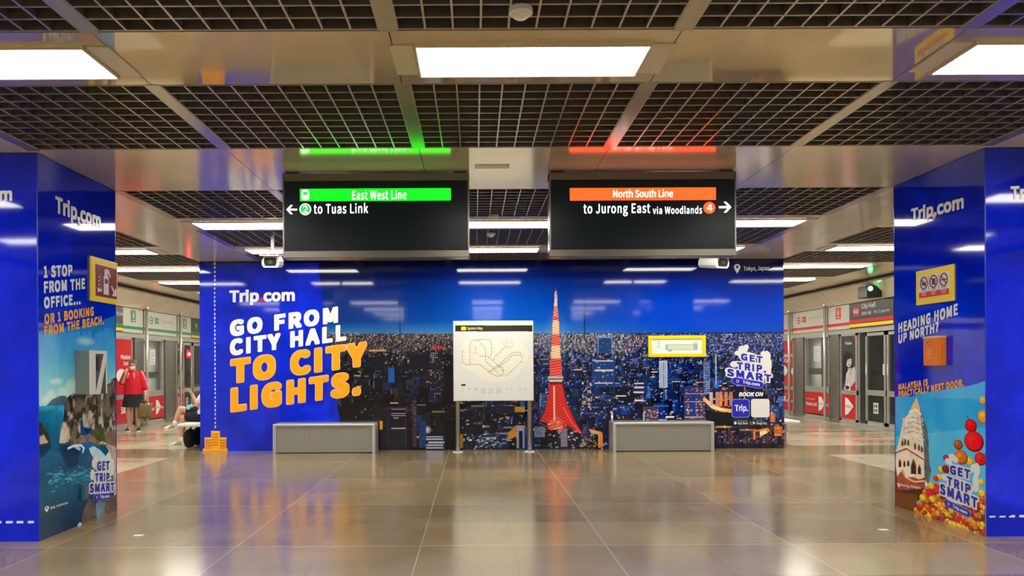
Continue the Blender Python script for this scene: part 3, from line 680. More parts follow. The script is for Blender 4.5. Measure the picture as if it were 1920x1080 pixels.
word(MURAL, [('Trip.com', (430, 573), (553, 570.5), (430, 543.5), dict(offset=.055, ppe=40)), ('GO FROM', (431, 632), (634, 605.6), (431, 600.5), dict(offset=.078, ppe=40, track=1.12)), ('CITY HALL', (431, 668), (649.5, 639), (431, 636), dict(offset=.078, ppe=40, track=1.12))], 'lettering', 'white', mural, offset=.04)
L2 = [('TO CITY', (432.5, 720.3), (687, 686.5), (432.5, 674)), ('LIGHTS.', (433, 774), (676, 740.5), (433, 728))]
word(MURAL, L2, 'lettering_outline', 'pink', mural, d=0.004, offset=.10, grow=.022, ppe=40, track=1.12); word(MURAL, L2, 'orange_lettering', 'orange', mural, d=0.007, offset=.078, ppe=40, track=1.12)
a_, b_ = MURAL.px(490.5, 562.5); MB().disc(MURAL, a_, b_, 0.038, 0.038, 0.003, 0.008).build('orange_dot', 'redink', mural)
word(MURAL, [('Tokyo, Japan', (1394, 510), (1442, 509), (1394, 499)), ('BOOK ON', (1385, 743.5), (1431, 743), (1385, 735.5), dict(offset=.05, shear=.2))], 'small_lettering', 'white', mural, offset=.02)
pin(MURAL, 1382, 504, 12, mural)
# orange office building cut-out at the foot of the dashed line
ic = MB(); q = lambda u, v: MURAL.px(u, v)
for u0, u1, v0, v1, d in ((381, 427, 841, 848, .030), (384, 398.5, 820, 842, .018), (411, 425, 820, 842, .018), (396.5, 413, 808, 842, .022)):
    a0, a1, b0, b1 = rectpx(MURAL, u0, u1, v0, v1); ic.fbox(MURAL, a0, a1, max(b0, 0.0), b1, 0.002, d)
icon = ic.build('building_emblem', mat('orange_board', rgb(255, 178, 40), 0.35), mural, bevel=.003)
iw = MB()
for uu in (399, 403, 407, 387, 391, 395, 414, 418, 422):
    for vv in (range(813, 838, 5) if 398 < uu < 409 else range(824, 840, 5)):
        a0, a1, b0, b1 = rectpx(MURAL, uu, uu + 2.2, vv, vv + 2.6); iw.fbox(MURAL, a0, a1, b0, b1, .018, .0245)
iw.build('emblem_windows', mat('dark_orange_ink', rgb(190, 100, 10), 0.4), icon).location = (0, 0, 0)

def rrect(face, u0, u1, v0, v1, rad, d0, d1, mb):
    a0, a1, b0, b1 = rectpx(face, u0, u1, v0, v1); pts = []
    for cx, cy, t0 in ((a1 - rad, b1 - rad, 0), (a0 + rad, b1 - rad, 1), (a0 + rad, b0 + rad, 2), (a1 - rad, b0 + rad, 3)):
        pts += [(cx + rad * math.cos((t0 + k / 5) * math.pi / 2), cy + rad * math.sin((t0 + k / 5) * math.pi / 2)) for k in range(6)]
    mb.prism(face, pts, d0, d1); return mb
rrect(MURAL, 1371.5, 1405.5, 748, 783, .05, .002, .004, MB()).build('tile_border', mat('pale_blue_ink', rgb(120, 130, 235), .3), mural)
rrect(MURAL, 1373, 1404, 749.5, 781.5, .045, .003, .006, MB()).build('app_tile', 'navy', mural)
rrect(MURAL, 1408, 1442.5, 748, 782.5, .045, .002, .006, MB()).build('blank_tile', 'stick', mural)
word(MURAL, [('Trip.', (1377.5, 774), (1402, 774), (1377.5, 758.5))], 'tile_lettering', 'white', mural, d=.008, offset=.04)
bb = MB()
for u0 in (1374, 1409): rrect(MURAL, u0, u0 + 31, 786.5, 799, .012, .002, .005, bb)
bb.build('store_badges', 'black', mural)
word(MURAL, [('App Store', (1383, 797), (1402, 797), (1383, 791)), ('Download on the', (1383, 790), (1401, 790), (1383, 788.2), dict(offset=0)), ('Google Play', (1418, 797), (1438, 797), (1418, 791)), ('GET IT ON', (1418, 790), (1429, 790), (1418, 788.2), dict(offset=0))], 'badge_lettering', 'white', mural, d=.007, offset=.02)
bl = MB(); a_, b_ = MURAL.px(1378.5, 793); bl.disc(MURAL, a_, b_, .022, .026, .005, .007); a_, b_ = MURAL.px(1413.5, 793); bl.prism(MURAL, [(a_ - .018, b_ - .028), (a_ + .026, b_), (a_ - .018, b_ + .028)], .005, .007); bl.build('badge_emblems', 'white', mural)

def sticker(face, rows, pill, deco, parent):
    """white cloud-edged emblem: slogan, search pill, pale flower and plane"""
    wb = MB()
    for i, (body, BL, BR, TL) in enumerate(rows): text(wb, face, body, BL, BR, TL, offset=.19, grow=.13, d=.0044 + .0006 * i, track=1.12)
    for i, (u, v, ru, rv) in enumerate(deco):
        a, b = face.px(u, v); a1, _ = face.px(u + ru, v); _, b1 = face.px(u, v + rv); wb.disc(face, a, b, abs(a1 - a), abs(b1 - b), .0018, .0022 + .00016 * i)
    o = wb.build('sticker_backing', 'stick', parent)
    word(face, rows, 'slogan_lettering', 'navy', parent, d=.008, offset=.062, track=1.12)
    (u0, v0), (u1, v1), h = pill
    A, B = Vector(face.px(u0, v0)), Vector(face.px(u1, v1)); _, hb = face.px(u0, v0 - h); r = abs(hb - A.y) / 2
    def cap(rr, d0, d1):
        e = (B - A); ln = e.length; e = e / ln; q = Vector((-e.y, e.x)); pts = []
        for k in range(9): t = math.pi / 2 + math.pi * k / 8; pts.append(tuple(A + (e * math.cos(t) + q * math.sin(t)) * rr))
        for k in range(9): t = -math.pi / 2 + math.pi * k / 8; pts.append(tuple(B + (e * math.cos(t) + q * math.sin(t)) * rr))
        return MB().prism(face, pts, d0, d1)
    cap(r * 1.25, .004, .009).build('pill_border', mat('lilac_ink', rgb(110, 120, 235), .3), parent); cap(r, .004, .011).build('search_pill', 'navy', parent)
    def lerp(f, dv): return (u0 + (u1 - u0) * f, v0 + (v1 - v0) * f + dv)
    word(face, [('Trip.com', lerp(.30, h * .36), lerp(.98, h * .36), lerp(.30, -h * .34))], 'pill_lettering', 'white', parent, d=.013, offset=.04)
    a, b = face.px(*lerp(.10, 0)); MB().ring(face, a, b, r * .3, r * .5, .011, .013).build('pill_ring', 'pink', parent)
sticker(MURAL, [('GET', (1389, 675), (1429.6, 681.5), (1389, 662)), ('TRIP.', (1381.5, 692.6), (1436, 699.5), (1381.5, 678.7)), ('SMART', (1363, 705), (1446, 717), (1363, 690.7))],
        ((1378, 714), (1425, 722), 11), [(1393, 655, 9, 7), (1399, 651, 5, 5), (1385, 662, 8, 5), (1437, 668, 8, 10), (1441, 684, 6, 14), (1432, 664, 6, 6), (1377, 683, 8, 6), (1366, 695, 7, 6), (1400, 668, 16, 8), (1412, 690, 26, 10), (1405, 706, 36, 8), (1434, 676, 9, 9), (1438, 696, 8, 8)], mural)

# ================================================================ WRAPPED PILLARS
def pillar(x0, x1, label, inner, inner_face):
    t = thing('advertising_pillar', label, 'pillar', ((x0 + x1) / 2, 7.125, 0), kind='thing')
    MB().box(x0, x1, 6.43, 7.82, 0, CEIL - 0.003).build('pillar_core', 'navy', t)
    c = Canvas(PFRONT, x0, x1, 0, CEIL - 0.004, 170, 520); blue_paper(c, 21 if x0 < 0 else 33)
    dashes(c, *(((-190, 980), (72, 978.8), 13) if x0 < 0 else ((1855, 968.5), (2060, 966.5), 11)), .015, .6); c.sheet('front_print', 'print', t)
    lo, hi = (6.43, 7.82) if inner_face is LIN else (-7.82, -6.43)
    c = Canvas(inner_face, lo, hi, 0, CEIL - 0.004, 260, 600); inner(c); c.sheet('inner_print', 'print', t)
    m = MB()
    for y in (6.43, 7.82):
        m.box(x1 - .004 if x0 < 0 else x0 - .004, x1 + .004 if x0 < 0 else x0 + .004, y - .004, y + .004, 0, CEIL - .004)
    m.build('corner_seam', 'navy', t)
    return t
def vivid(c, p):
    """print the photograph half of the sheet with more contrast, leaving the blue paper alone"""
    k = np.abs(c.im - BLUE).sum(-1) > .55; g = np.clip((c.im - .45) * 1.2 + .52, 0, 1); c.im[k] = g[k]
def beach(c):
    blue_paper(c, 8); n = fbm(c.h, c.w, 40, 5, 2); n2 = fbm(c.h, c.w, 11, 4, 4)
    z = lambda x, y: (x / 3.482 + 60, y / 3.482 + 720)
    # torn top edge, sky
    top = [(70, 622), (90, 616), (110, 618), (130, 611), (150, 612), (170, 604), (190, 601), (220, 590)]
    Zc = c.b1 - c.Y / (c.h - 1) * (c.b1 - c.b0)
    def grad(pts, zs, cols, tx=0.0):
        r = c.mask(pts); full = np.zeros((c.h, c.w), bool); full[r[1]] = r[0]
        g = np.stack([np.interp(Zc, zs, [q[k] for q in cols]) for k in range(3)], -1) * (1 + tx * (n2 - .5) + tx * (n - .5))[..., None]; c.im[full] = np.clip(g, 0, 255)[full] / 255.0
    grad(top + [(220, 1000), (70, 1040)], [1.05, 1.2, 1.35, 1.55, 1.9], [(196, 226, 242), (150, 206, 240), (110, 188, 238), (66, 160, 230), (38, 126, 216)], .12)
    for u, v, ru, rv in ((95, 742, 12, 14), (120, 735, 16, 12), (105, 715, 14, 8), (135, 722, 14, 16), (84, 750, 8, 8), (160, 640, 20, 10)): c.ell(u, v, ru, rv, (232, 240, 246), .55, True)
    grad([(70, 761), (220, 756), (220, 1000), (70, 1040)], [0, .15, .35, .55, .8, 1.05, 1.12], [(3, 44, 80), (5, 58, 96), (8, 92, 128), (6, 84, 132), (8, 112, 168), (22, 142, 196), (48, 166, 210)], .3)
    c.poly([z(93, 142), z(130, 100), z(190, 75), z(225, 80), z(230, 140)], (52, 92, 140), tex=n2, c2=(90, 110, 110))
    # cliffs
    cliff = [z(177, 385), z(185, 300), z(205, 215), z(212, 130), z(235, 80), z(270, 62), z(340, 70), z(420, 60), z(470, 60), z(490, 5), z(520, -30), z(556, -50), z(556, 470), z(520, 400), z(470, 395), z(440, 398), z(380, 375), z(330, 382), z(260, 395)]
    c.poly(cliff, (186, 172, 160), tex=np.clip(n2 * 4.2 - 1.7, 0, 1), c2=(62, 58, 52))
    dk = np.clip(n * 3 - 1.0, 0, 1)
    for p in ([z(205, 215), z(212, 130), z(238, 82), z(262, 90), z(275, 170), z(240, 180), z(215, 230)], [z(360, 90), z(400, 80), z(410, 120), z(370, 180), z(350, 260), z(335, 180)], [z(470, 60), z(492, 5), z(556, -45), z(552, 130), z(500, 250), z(470, 290), z(455, 200)], [z(270, 62), z(345, 70), z(350, 110), z(320, 220), z(280, 230), z(275, 120)], [z(240, 270), z(285, 250), z(310, 330), z(260, 390), z(245, 340)], [z(425, 70), z(450, 68), z(448, 190), z(420, 270), z(405, 250)]):
        c.poly(p, (58, 60, 44), 0.6, tex=dk, c2=(40, 36, 34))
    c.poly([z(180, 330), z(215, 250), z(235, 300), z(240, 380), z(182, 385)], (226, 214, 204), 0.7, tex=n2, c2=(150, 140, 130))
    c.poly([z(340, 200), z(385, 180), z(400, 250), z(360, 290), z(330, 280)], (196, 184, 172), 0.8, tex=n2, c2=(110, 106, 98))
    c.poly([z(312, 235), z(330, 225), z(335, 280), z(390, 290), z(395, 320), z(355, 335), z(315, 335)], (24, 84, 146)); c.poly([z(330, 290), z(390, 292), z(360, 325)], (14, 54, 104))
    c.poly([z(375, 345), z(410, 285), z(448, 262), z(472, 320), z(484, 385), z(440, 365), z(400, 345)], (92, 104, 30), tex=n2, c2=(52, 66, 22)); c.poly([z(440, 375), z(464, 372), z(462, 392), z(444, 395)], (206, 170, 60))
    c.poly([z(280, 370), z(330, 335), z(400, 340), z(440, 380), z(430, 398), z(380, 376), z(330, 384)], (150, 122, 110), tex=n2, c2=(90, 74, 68))
    c.poly([z(470, 320), z(510, 310), z(556, 290), z(556, 420), z(500, 395), z(484, 385)], (140, 116, 104), tex=n2, c2=(104, 84, 76))
    c.poly([z(40, 250), z(62, 255), z(80, 290), z(102, 320), z(124, 380), z(118, 395), z(40, 405)], (70, 66, 54), tex=n2, c2=(40, 40, 34)); c.poly([z(48, 345), z(75, 330), z(105, 385), z(48, 396)], (206, 188, 180), 0.8)
    c.poly([z(40, 402), z(120, 396), z(116, 420), z(80, 470), z(40, 480)], (6, 40, 74), 0.6); c.poly([z(180, 395), z(262, 398), z(310, 440), z(300, 520), z(240, 560), z(190, 470)], (6, 36, 62), 0.65)
    # foam, shore rocks and shallow surf
    c.line([z(235, 420), z(275, 402), z(320, 400), z(338, 420), z(330, 444)], (235, 242, 246), 4, .9); c.line([z(280, 410), z(310, 425)], (200, 225, 236), 5, .7)
    c.poly([z(370, 420), z(400, 405), z(440, 430), z(480, 470), z(500, 440), z(520, 480), z(525, 560), z(440, 580), z(410, 560), z(395, 540), z(405, 490), z(380, 450)], (220, 232, 240), .9, tex=n2, c2=(140, 190, 220))
    c.poly([z(478, 400), z(510, 395), z(556, 420), z(556, 840), z(530, 850), z(535, 700), z(525, 560), z(515, 470), z(500, 440)], (200, 184, 172), tex=n2, c2=(140, 124, 112))
    r = np.random.default_rng(6)
    for k in range(150):
        x = r.uniform(95, 390); y = 610 - (x - 240) * .12 + r.normal() * 26; l_ = r.uniform(8, 34); c.line([z(x, y), z(x + l_ * .5, y - l_ * .25), z(x + l_, y - l_ * .15)], (120, 206, 214), r.uniform(.8, 2.2), r.uniform(.12, .42))
    c.poly([z(330, 925), z(322, 880), z(345, 800), z(370, 745), z(400, 760), z(415, 800), z(420, 880), z(380, 910)], (112, 98, 92), tex=n2, c2=(70, 62, 58))
    c.poly([z(415, 780), z(440, 760), z(480, 770), z(490, 850), z(440, 880), z(420, 870)], (150, 176, 196), .8, tex=n, c2=(90, 110, 130)); c.poly([z(480, 740), z(556, 720), z(556, 830), z(500, 850), z(470, 840)], (116, 98, 88), tex=n2, c2=(70, 56, 52))
    c.ell(149, 985, 4, 5, (190, 215, 230), .9)
    vivid(c, (70, 600))
def temple(c):
    blue_paper(c, 14); n = fbm(c.h, c.w, 50, 5, 12); n2 = fbm(c.h, c.w, 14, 4, 14)
    z = lambda x, y: (x / 3.374 + 1670, y / 3.374 + 690)
    c.poly([(1670, 746), (1690, 742), (1710, 743), (1730, 736), (1760, 733), (1790, 727), (1820, 723), (1852, 713), (1852, 1012), (1670, 960)], (28, 138, 226), tex=n, c2=(66, 166, 236))
    c.poly([(1670, 820), (1852, 800), (1852, 1012), (1670, 960)], (110, 194, 240), 0.32, tex=n, c2=(150, 212, 244))
    # white tiered tower
    c.poly([z(40, 520), z(60, 430), z(80, 330), z(118, 285), z(130, 255), z(165, 185), z(182, 245), z(200, 290), z(228, 370), z(240, 440), z(245, 600), z(260, 650), z(240, 740), z(200, 760), z(60, 740), z(30, 620)], (226, 218, 202), tex=n2, c2=(196, 182, 160))
    c.poly([z(182, 245), z(200, 290), z(228, 370), z(240, 440), z(245, 600), z(260, 650), z(240, 740), z(215, 700), z(212, 540), z(205, 420), z(190, 300)], (92, 116, 124), tex=n2, c2=(66, 74, 76))
    c.poly([z(122, 275), z(130, 252), z(165, 185), z(185, 250), z(190, 285), z(155, 262)], (206, 150, 70), .9, tex=n2, c2=(226, 196, 140)); c.line([z(122, 278), z(158, 262), z(192, 292)], (250, 240, 220), 4)
    for y in (310, 340, 372, 402): c.line([z(85 + (402 - y) * .3, y + 10), z(140, y), z(205 + (y - 310) * .1, y + 22)], (150, 146, 140), 2.2, .7)
    for k in range(70):
        x, y = RNG.uniform(70, 215), RNG.uniform(300, 470); c.ell(*z(x, y), 1.2, 1.6, [(140, 138, 134), (245, 240, 228)][k % 2], .7)
    for x, y in ((75, 470), (92, 465), (112, 470), (155, 490), (180, 500), (198, 510)): c.poly([z(x - 7, y + 22), z(x - 6, y - 6), z(x, y - 20), z(x + 7, y - 4), z(x + 8, y + 24)], (88, 72, 56))
    c.line([z(30, 535), z(100, 508), z(215, 580)], (160, 52, 34), 4); c.line([z(30, 528), z(100, 501), z(215, 572)], (246, 236, 214), 2)
    for x, y, s in ((60, 600, 1), (88, 604, .8), (112, 600, .8), (146, 620, 1.9), (183, 640, 1.2)): c.poly([z(x - 9 * s, y + 26 * s), z(x - 9 * s, y - 6), z(x, y - 26 * s), z(x + 9 * s, y - 4), z(x + 9 * s, y + 28 * s)], (96, 58, 34)); c.poly([z(x - 5 * s, y + 26 * s), z(x - 5 * s, y), z(x, y - 14 * s), z(x + 5 * s, y + 2), z(x + 5 * s, y + 28 * s)], (40, 24, 18))
    c.poly([z(40, 690), z(75, 640), z(100, 690), z(150, 690), z(180, 705), z(222, 690), z(218, 770), z(200, 800), z(40, 770)], (178, 84, 52), tex=n2, c2=(120, 50, 34)); c.line([z(70, 645), z(95, 690), z(150, 720), z(215, 715)], (230, 196, 160), 2.5)
    c.poly([z(18, 560), z(30, 580), z(42, 700), z(50, 780), z(18, 850)], (110, 34, 26))
    c.poly([z(20, 770), z(110, 770), z(215, 760), z(230, 800), z(160, 850), z(240, 900), z(200, 960), z(20, 880)], (98, 50, 22), tex=n, c2=(60, 30, 14))
    for x in range(30, 170, 9): c.line([z(x, 790 + (x - 20) * .1), z(x, 890 + (x - 20) * .28)], (150, 96, 30), 2, .7)
    # strings of lanterns
    c.poly([z(180, 880), z(230, 800), z(300, 760), z(380, 830), z(600, 830), z(600, 1075), z(160, 920)], (118, 52, 22), tex=n2, c2=(70, 26, 16))
    def lantern(x, y, s, col):
        u, v = z(x, y); a = s / 3.374
        c.ell(u, v, a, a * 1.05, tuple(int(q * .62) for q in col)); c.ell(u - a * .08, v - a * .1, a * .86, a * .9, col); c.ell(u - a * .25, v - a * .35, a * .5, a * .45, tuple(min(255, int(q * 1.25 + 24)) for q in col), .7, True)
        for f in (-.5, 0, .5): c.line([(u + f * a, v - a * .8), (u + f * a * 1.25, v), (u + f * a, v + a * .8)], tuple(int(q * .7) for q in col), 1, .5)
    r = np.random.default_rng(3); Y_, R_, O_ = (238, 178, 34), (206, 22, 30), (196, 104, 26)
    for k in range(170):
        x = r.uniform(165, 600); ylo = np.interp(x, [165, 250, 300, 420, 600], [890, 790, 770, 850, 800]); y = ylo + r.random() * (np.interp(x, [165, 600], [925, 1070]) - ylo)
        if np.interp(x, [165, 600], [925, 1070]) < y: continue
        lantern(x, y, r.uniform(13, 22), [Y_, R_, O_, (150, 60, 26), (216, 140, 40)][r.integers(5)])
    for x, y, s, q in ((320, 640, 20, Y_), (312, 690, 20, Y_), (287, 700, 17, R_), (290, 765, 30, R_), (258, 745, 22, Y_), (225, 790, 26, O_), (248, 790, 26, R_), (265, 830, 22, Y_), (352, 570, 20, (150, 30, 40)), (350, 640, 24, (120, 20, 30)), (205, 820, 22, Y_), (575, 720, 20, Y_), (578, 790, 24, Y_), (500, 590, 26, Y_), (428, 485, 30, (150, 84, 26)), (446, 565, 44, O_), (585, 205, 24, (226, 160, 60)), (592, 310, 42, (230, 150, 40)), (508, 365, 40, R_), (528, 465, 64, (212, 24, 36)), (570, 575, 40, R_)): lantern(x, y, s, q)
    c.line([z(495, 325), z(485, 300)], (60, 50, 50), 1.5); c.line([z(600, 540), z(560, 620)], (60, 40, 40), 1.2, .6)
    vivid(c, (1700, 800))
pl = pillar(-4.69, -3.63, 'blue wrapped pillar with a printed sea cliff picture, on the left', beach, LIN)
pr = pillar(4.25, 5.28, 'blue wrapped pillar with a printed white temple and lanterns, on the right', temple, RIN)
word(LIN, [('Trip.com', (102.6, 407), (188, 437), (102.6, 365)), ('1 STOP', (81, 521.5), (135, 517.5), (80.5, 498.5), dict(offset=.062, track=1.08)), ('FROM THE', (81.5, 550.5), (159, 542), (81, 527.5), dict(offset=.062, track=1.08)), ('OFFICE...', (81.8, 579), (150, 570.5), (81.3, 557), dict(offset=.062, track=1.08)), ('Bali, Indonesia', (94, 956), (126, 945.5), (94, 949.5), dict(offset=.015))], 'lettering', 'white', pl, offset=.05)
word(LIN, [('OR 1 BOOKING', (82.5, 608.5), (175, 592), (82, 589)), ('FROM THE BEACH.', (82.3, 630.5), (194, 608), (81.8, 611.5))], 'orange_lettering', 'orange', pl, offset=.062, track=1.08)
a_, b_ = LIN.px(147.5, 419); MB().disc(LIN, a_, b_, .024, .024, .003, .007).build('orange_dot', 'orange', pl)
pin(LIN, 87, 955, 8, pl)
sticker(LIN, [('GET', (181, 883), (204, 881.4), (181, 865)), ('TRIP.', (177, 904), (208, 902.8), (177, 887)), ('SMART', (166.8, 924.5), (213, 921), (166.8, 907))],
        ((177, 933), (203, 930.5), 10.5), [(176, 868, 4, 9), (181, 860, 5, 7), (209, 876, 5, 16), (204, 862, 5, 8), (173, 890, 4, 10), (194, 874, 12, 12), (192, 895, 16, 12)], pl)
word(RIN, [('Trip.com', (1709, 422), (1808, 398), (1709, 390.5)), ('HEADING HOME', (1685.5, 625.5), (1797, 590.5), (1685.5, 606), dict(offset=.062, track=1.08)), ('UP NORTH?', (1685.5, 645), (1761, 621.7), (1685.5, 627), dict(offset=.062, track=1.08)), ('Penang, Malaysia', (1690, 913), (1727, 918.5), (1690, 906), dict(offset=.015))], 'lettering', 'white', pr, offset=.05)
word(RIN, [('MALAYSIA IS', (1685.5, 732), (1740.7, 722.7), (1685.5, 720)), ('PRACTICALLY NEXT DOOR.', (1685.5, 745.5), (1808, 724.6), (1685.5, 733.3))], 'orange_lettering', 'orange', pr, offset=.062, track=1.08)
a_, b_ = RIN.px(1752.5, 405); MB().disc(RIN, a_, b_, .024, .024, .003, .007).build('orange_dot', 'orange', pr)
pin(RIN, 1686, 910, 6, pr)
sticker(RIN, [('GET', (1782.6, 888.6), (1821, 899), (1782.6, 871.4)), ('TRIP', (1777, 909), (1821.7, 927), (1777, 892)), ('SMART', (1764, 925.6), (1834.5, 955), (1764, 905.8))],
        ((1777, 943), (1817, 963), 11), [(1779, 865, 7, 6), (1786, 857, 7, 6), (1792, 862, 5, 6), (1832, 880, 6, 12), (1830, 905, 6, 18), (1826, 878, 6, 8), (1772, 895, 7, 6), (1800, 885, 18, 12), (1800, 912, 26, 14), (1798, 935, 30, 10)], pr)
word(PFRONT, [('Trip.com', (-98, 385), (23.5, 383.5), (-98, 352))], 'front_lettering', 'white', pl, offset=.05)
word(PFRONT, [('Trip.com', (1894, 382), (2006, 377), (1894, 348))], 'front_lettering', 'white', pr, offset=.05)

# ---------------------------------------------------------------- things mounted on the pillars and the mural
def mounted(name, label, cat, F, a, b): return thing(name, label, cat, F.at(a, b, 0))
def rectface(F, u, v0, v1, u2):
    a0, b1 = F.px(u, v0); _, b0 = F.px(u, v1); a1, _ = F.px(u2, v0); return a0, a1, b0, b1
# fire extinguisher sign
a0, a1, b0, b1 = rectface(LIN, 167, 479.5, 563.5, 216.2)
t = mounted('fire_extinguisher_sign', 'maroon fire extinguisher sign in a thick yellow frame on the left pillar', 'sign', LIN, (a0 + a1) / 2, (b0 + b1) / 2)
w, h = a1 - a0, b1 - b0
MB().fbox(LIN, a0, a1, b0, b1, .002, .022).build('frame', 'yellow', t, bevel=.003)
MB().fbox(LIN, a0 + w * .15, a1 - w * .05, b0 + h * .13, b1 - h * .16, .02, .026).build('sign_face', 'maroon', t)
X = lambda f: a0 + w * f
Z = lambda f: b0 + h * f
p = MB(); p.prism(LIN, [(X(.43), Z(.19)), (X(.61), Z(.19)), (X(.61), Z(.60)), (X(.56), Z(.66)), (X(.48), Z(.66)), (X(.43), Z(.60))], .026, .030)
p.prism(LIN, [(X(.46), Z(.64)), (X(.58), Z(.64)), (X(.56), Z(.73)), (X(.64), Z(.66)), (X(.67), Z(.60)), (X(.69), Z(.64)), (X(.63), Z(.76)), (X(.54), Z(.79)), (X(.46), Z(.76))], .026, .0306)
for k in range(4):
    y = .30 + k * .09; p.prism(LIN, [(X(.22), Z(y)), (X(.30), Z(y + .02)), (X(.37), Z(y + .10)), (X(.33), Z(y + .05)), (X(.25), Z(y - .03))], .026, .030)
p.prism(LIN, [(X(.20), Z(.22)), (X(.34), Z(.24)), (X(.36), Z(.31)), (X(.25), Z(.28)), (X(.20), Z(.33))], .026, .030)
p.prism(LIN, [(X(.71), Z(.41)), (X(.74), Z(.43)), (X(.87), Z(.27)), (X(.87), Z(.37)), (X(.92), Z(.37)), (X(.92), Z(.19)), (X(.77), Z(.19)), (X(.77), Z(.24)), (X(.83), Z(.24))], .026, .030)
p.build('pictogram', 'white', t); MB().fbox(LIN, X(.46), X(.58), Z(.44), Z(.55), .030, .031).build('pictogram_label', 'maroon', t)
# grey intercom box with a slanting white door bar
t = mounted('wall_intercom_box', 'grey box with white front and dark slanted recess on the left pillar', 'intercom', LIN, 7.18, 1.40)
MB().fbox(LIN, 7.02, 7.34, 1.197, 1.60, .002, .135).build('body', 'plastic_g', t, bevel=.006)
m = MB(); A0, A1, B0, B1 = 7.02, 7.34, 1.197, 1.60
m.fbox(LIN, A0, A0 + .10, B0, B1, .133, .141); m.fbox(LIN, A1 - .02, A1, B0, B1, .133, .141); m.fbox(LIN, A0 + .10, A1 - .02, B1 - .03, B1, .133, .141)
m.build('front_plate', 'plastic_w', t); MB().fbox(LIN, A0 + .10, A1 - .02, B0, B1 - .03, .133, .137).build('recess', mat('recess_brown', (.06, .055, .05), .4), t)
MB().prism(LIN, [(A0 + .10, B0), (A0 + .17, B0), (A1 - .02, B1 - .06), (A1 - .02, B1 - .03), (A1 - .06, B1 - .03)], .136, .150).build('slanted_bar', 'plastic_w', t)
MB().fbox(LIN, A0 + .12, A0 + .17, B0 + .22, B1 - .06, .136, .142).build('grille_slot', 'black', t)
# small cover plate low on the cliff picture
a0, a1, b0, b1 = rectface(LIN, 149.5, 909, 939, 161)
t = mounted('outlet_cover', 'small dark teal outlet cover low on the sea cliff picture', 'outlet', LIN, a0, b0)
MB().fbox(LIN, a0, a1, b0, b1, .002, .03).build('box', mat('teal_cover', rgb(40, 84, 100), .35), t, bevel=.006); MB().fbox(LIN, a0 + .02, a1 - .02, b0 + .02, b1 - .02, .03, .034).build('flap', mat('teal_flap', rgb(60, 104, 118), .35), t, bevel=.003)
# no smoking / food / pushchair sign
a0, a1, b0, b1 = rectface(RIN, 1720.5, 509.5, 573, 1791)
t = mounted('prohibition_sign', 'three-ring prohibition notice in a yellow frame on the right pillar', 'sign', RIN, (a0 + a1) / 2, (b0 + b1) / 2); w, h = a1 - a0, b1 - b0
MB().fbox(RIN, a0, a1, b0, b1, .002, .016).build('frame', 'yellow', t, bevel=.002)
MB().fbox(RIN, X(.10), X(.90), Z(.20), Z(.82), .015, .019).build('sign_face', 'white', t)
MB().fbox(RIN, X(.10), X(.90), Z(.20), Z(.36), .019, .021).build('red_strip', 'redink', t)
rr = MB(); pk = MB(); tx = MB()
for k, f in enumerate((.235, .50, .765)):
    r_ = w * .105; rr.ring(RIN, X(f), Z(.62), r_ * .80, r_, .019, .022)
    rr.prism(RIN, [(X(f) - r_ * .66, Z(.62) + r_ * .54), (X(f) - r_ * .54, Z(.62) + r_ * .66), (X(f) + r_ * .66, Z(.62) - r_ * .54), (X(f) + r_ * .54, Z(.62) - r_ * .66)], .0195, .023)
    if k == 0: pk.prism(RIN, [(X(f) - .5 * r_, Z(.62) - .35 * r_), (X(f) + .5 * r_, Z(.62) - .45 * r_), (X(f) + .45 * r_, Z(.62) + .2 * r_), (X(f) - .1 * r_, Z(.62)), (X(f) - .4 * r_, Z(.62) + .5 * r_)], .0192, .0215)
    elif k == 1: pk.prism(RIN, [(X(f) - .35 * r_, Z(.62) - .5 * r_), (X(f) + .35 * r_, Z(.62) - .5 * r_), (X(f) + .45 * r_, Z(.62) + .45 * r_), (X(f) - .45 * r_, Z(.62) + .45 * r_)], .0192, .0215)
    else: pk.fbox(RIN, X(f) - .6 * r_, X(f) + .6 * r_, Z(.62) - .1 * r_, Z(.62) + .12 * r_, .0192, .0215)
    nm = ('No Durians', 'No Food', 'No Smoking')[k]
    for row in range(2): tx.fbox(RIN, X(f) - r_ * (.7, .5)[row], X(f) + r_ * (.7, .5)[row], Z(.31 - row * .055), Z(.33 - row * .055), .021, .0225)
    pk.fbox(RIN, X(f) - r_ * .6, X(f) + r_ * .6, Z(.405), Z(.422), .019, .0205)
    if k: pk.fbox(RIN, X((.3675, .6325)[k - 1]) - .002, X((.3675, .6325)[k - 1]) + .002, Z(.38), Z(.8), .019, .0202)
rr.build('prohibition_rings', 'maroon', t); pk.build('pictograms', 'black', t); tx.build('small_print', 'white', t)
# orange call box
t = mounted('emergency_call_box', 'small orange metal box below the slogan on the right pillar', 'box', RIN, -7.09, 1.55)
MB().fbox(RIN, -7.22, -6.96, 1.42, 1.685, .002, .062).build('body', 'orange_box', t, bevel=.006); MB().fbox(RIN, -7.225, -6.955, 1.672, 1.690, .002, .066).build('lid', mat('pale_orange_lid', rgb(240, 190, 140), .4), t, bevel=.003)
MB().fbox(RIN, -7.0, -6.985, 1.43, 1.67, .061, .066).build('hinge', 'orange_box', t); MB().disc(RIN, -7.15, 1.64, .014, .014, .06, .07, 16).build('lock', 'steel', t)
m = MB(); m.ring(RIN, -7.13, 1.545, .017, .026, .062, .0645); m.fbox(RIN, -7.17, -7.09, 1.495, 1.502, .062, .0645); m.fbox(RIN, -7.16, -7.10, 1.483, 1.489, .062, .0645); m.build('marking', mat('pale_orange_ink', rgb(245, 180, 90), .4), t)
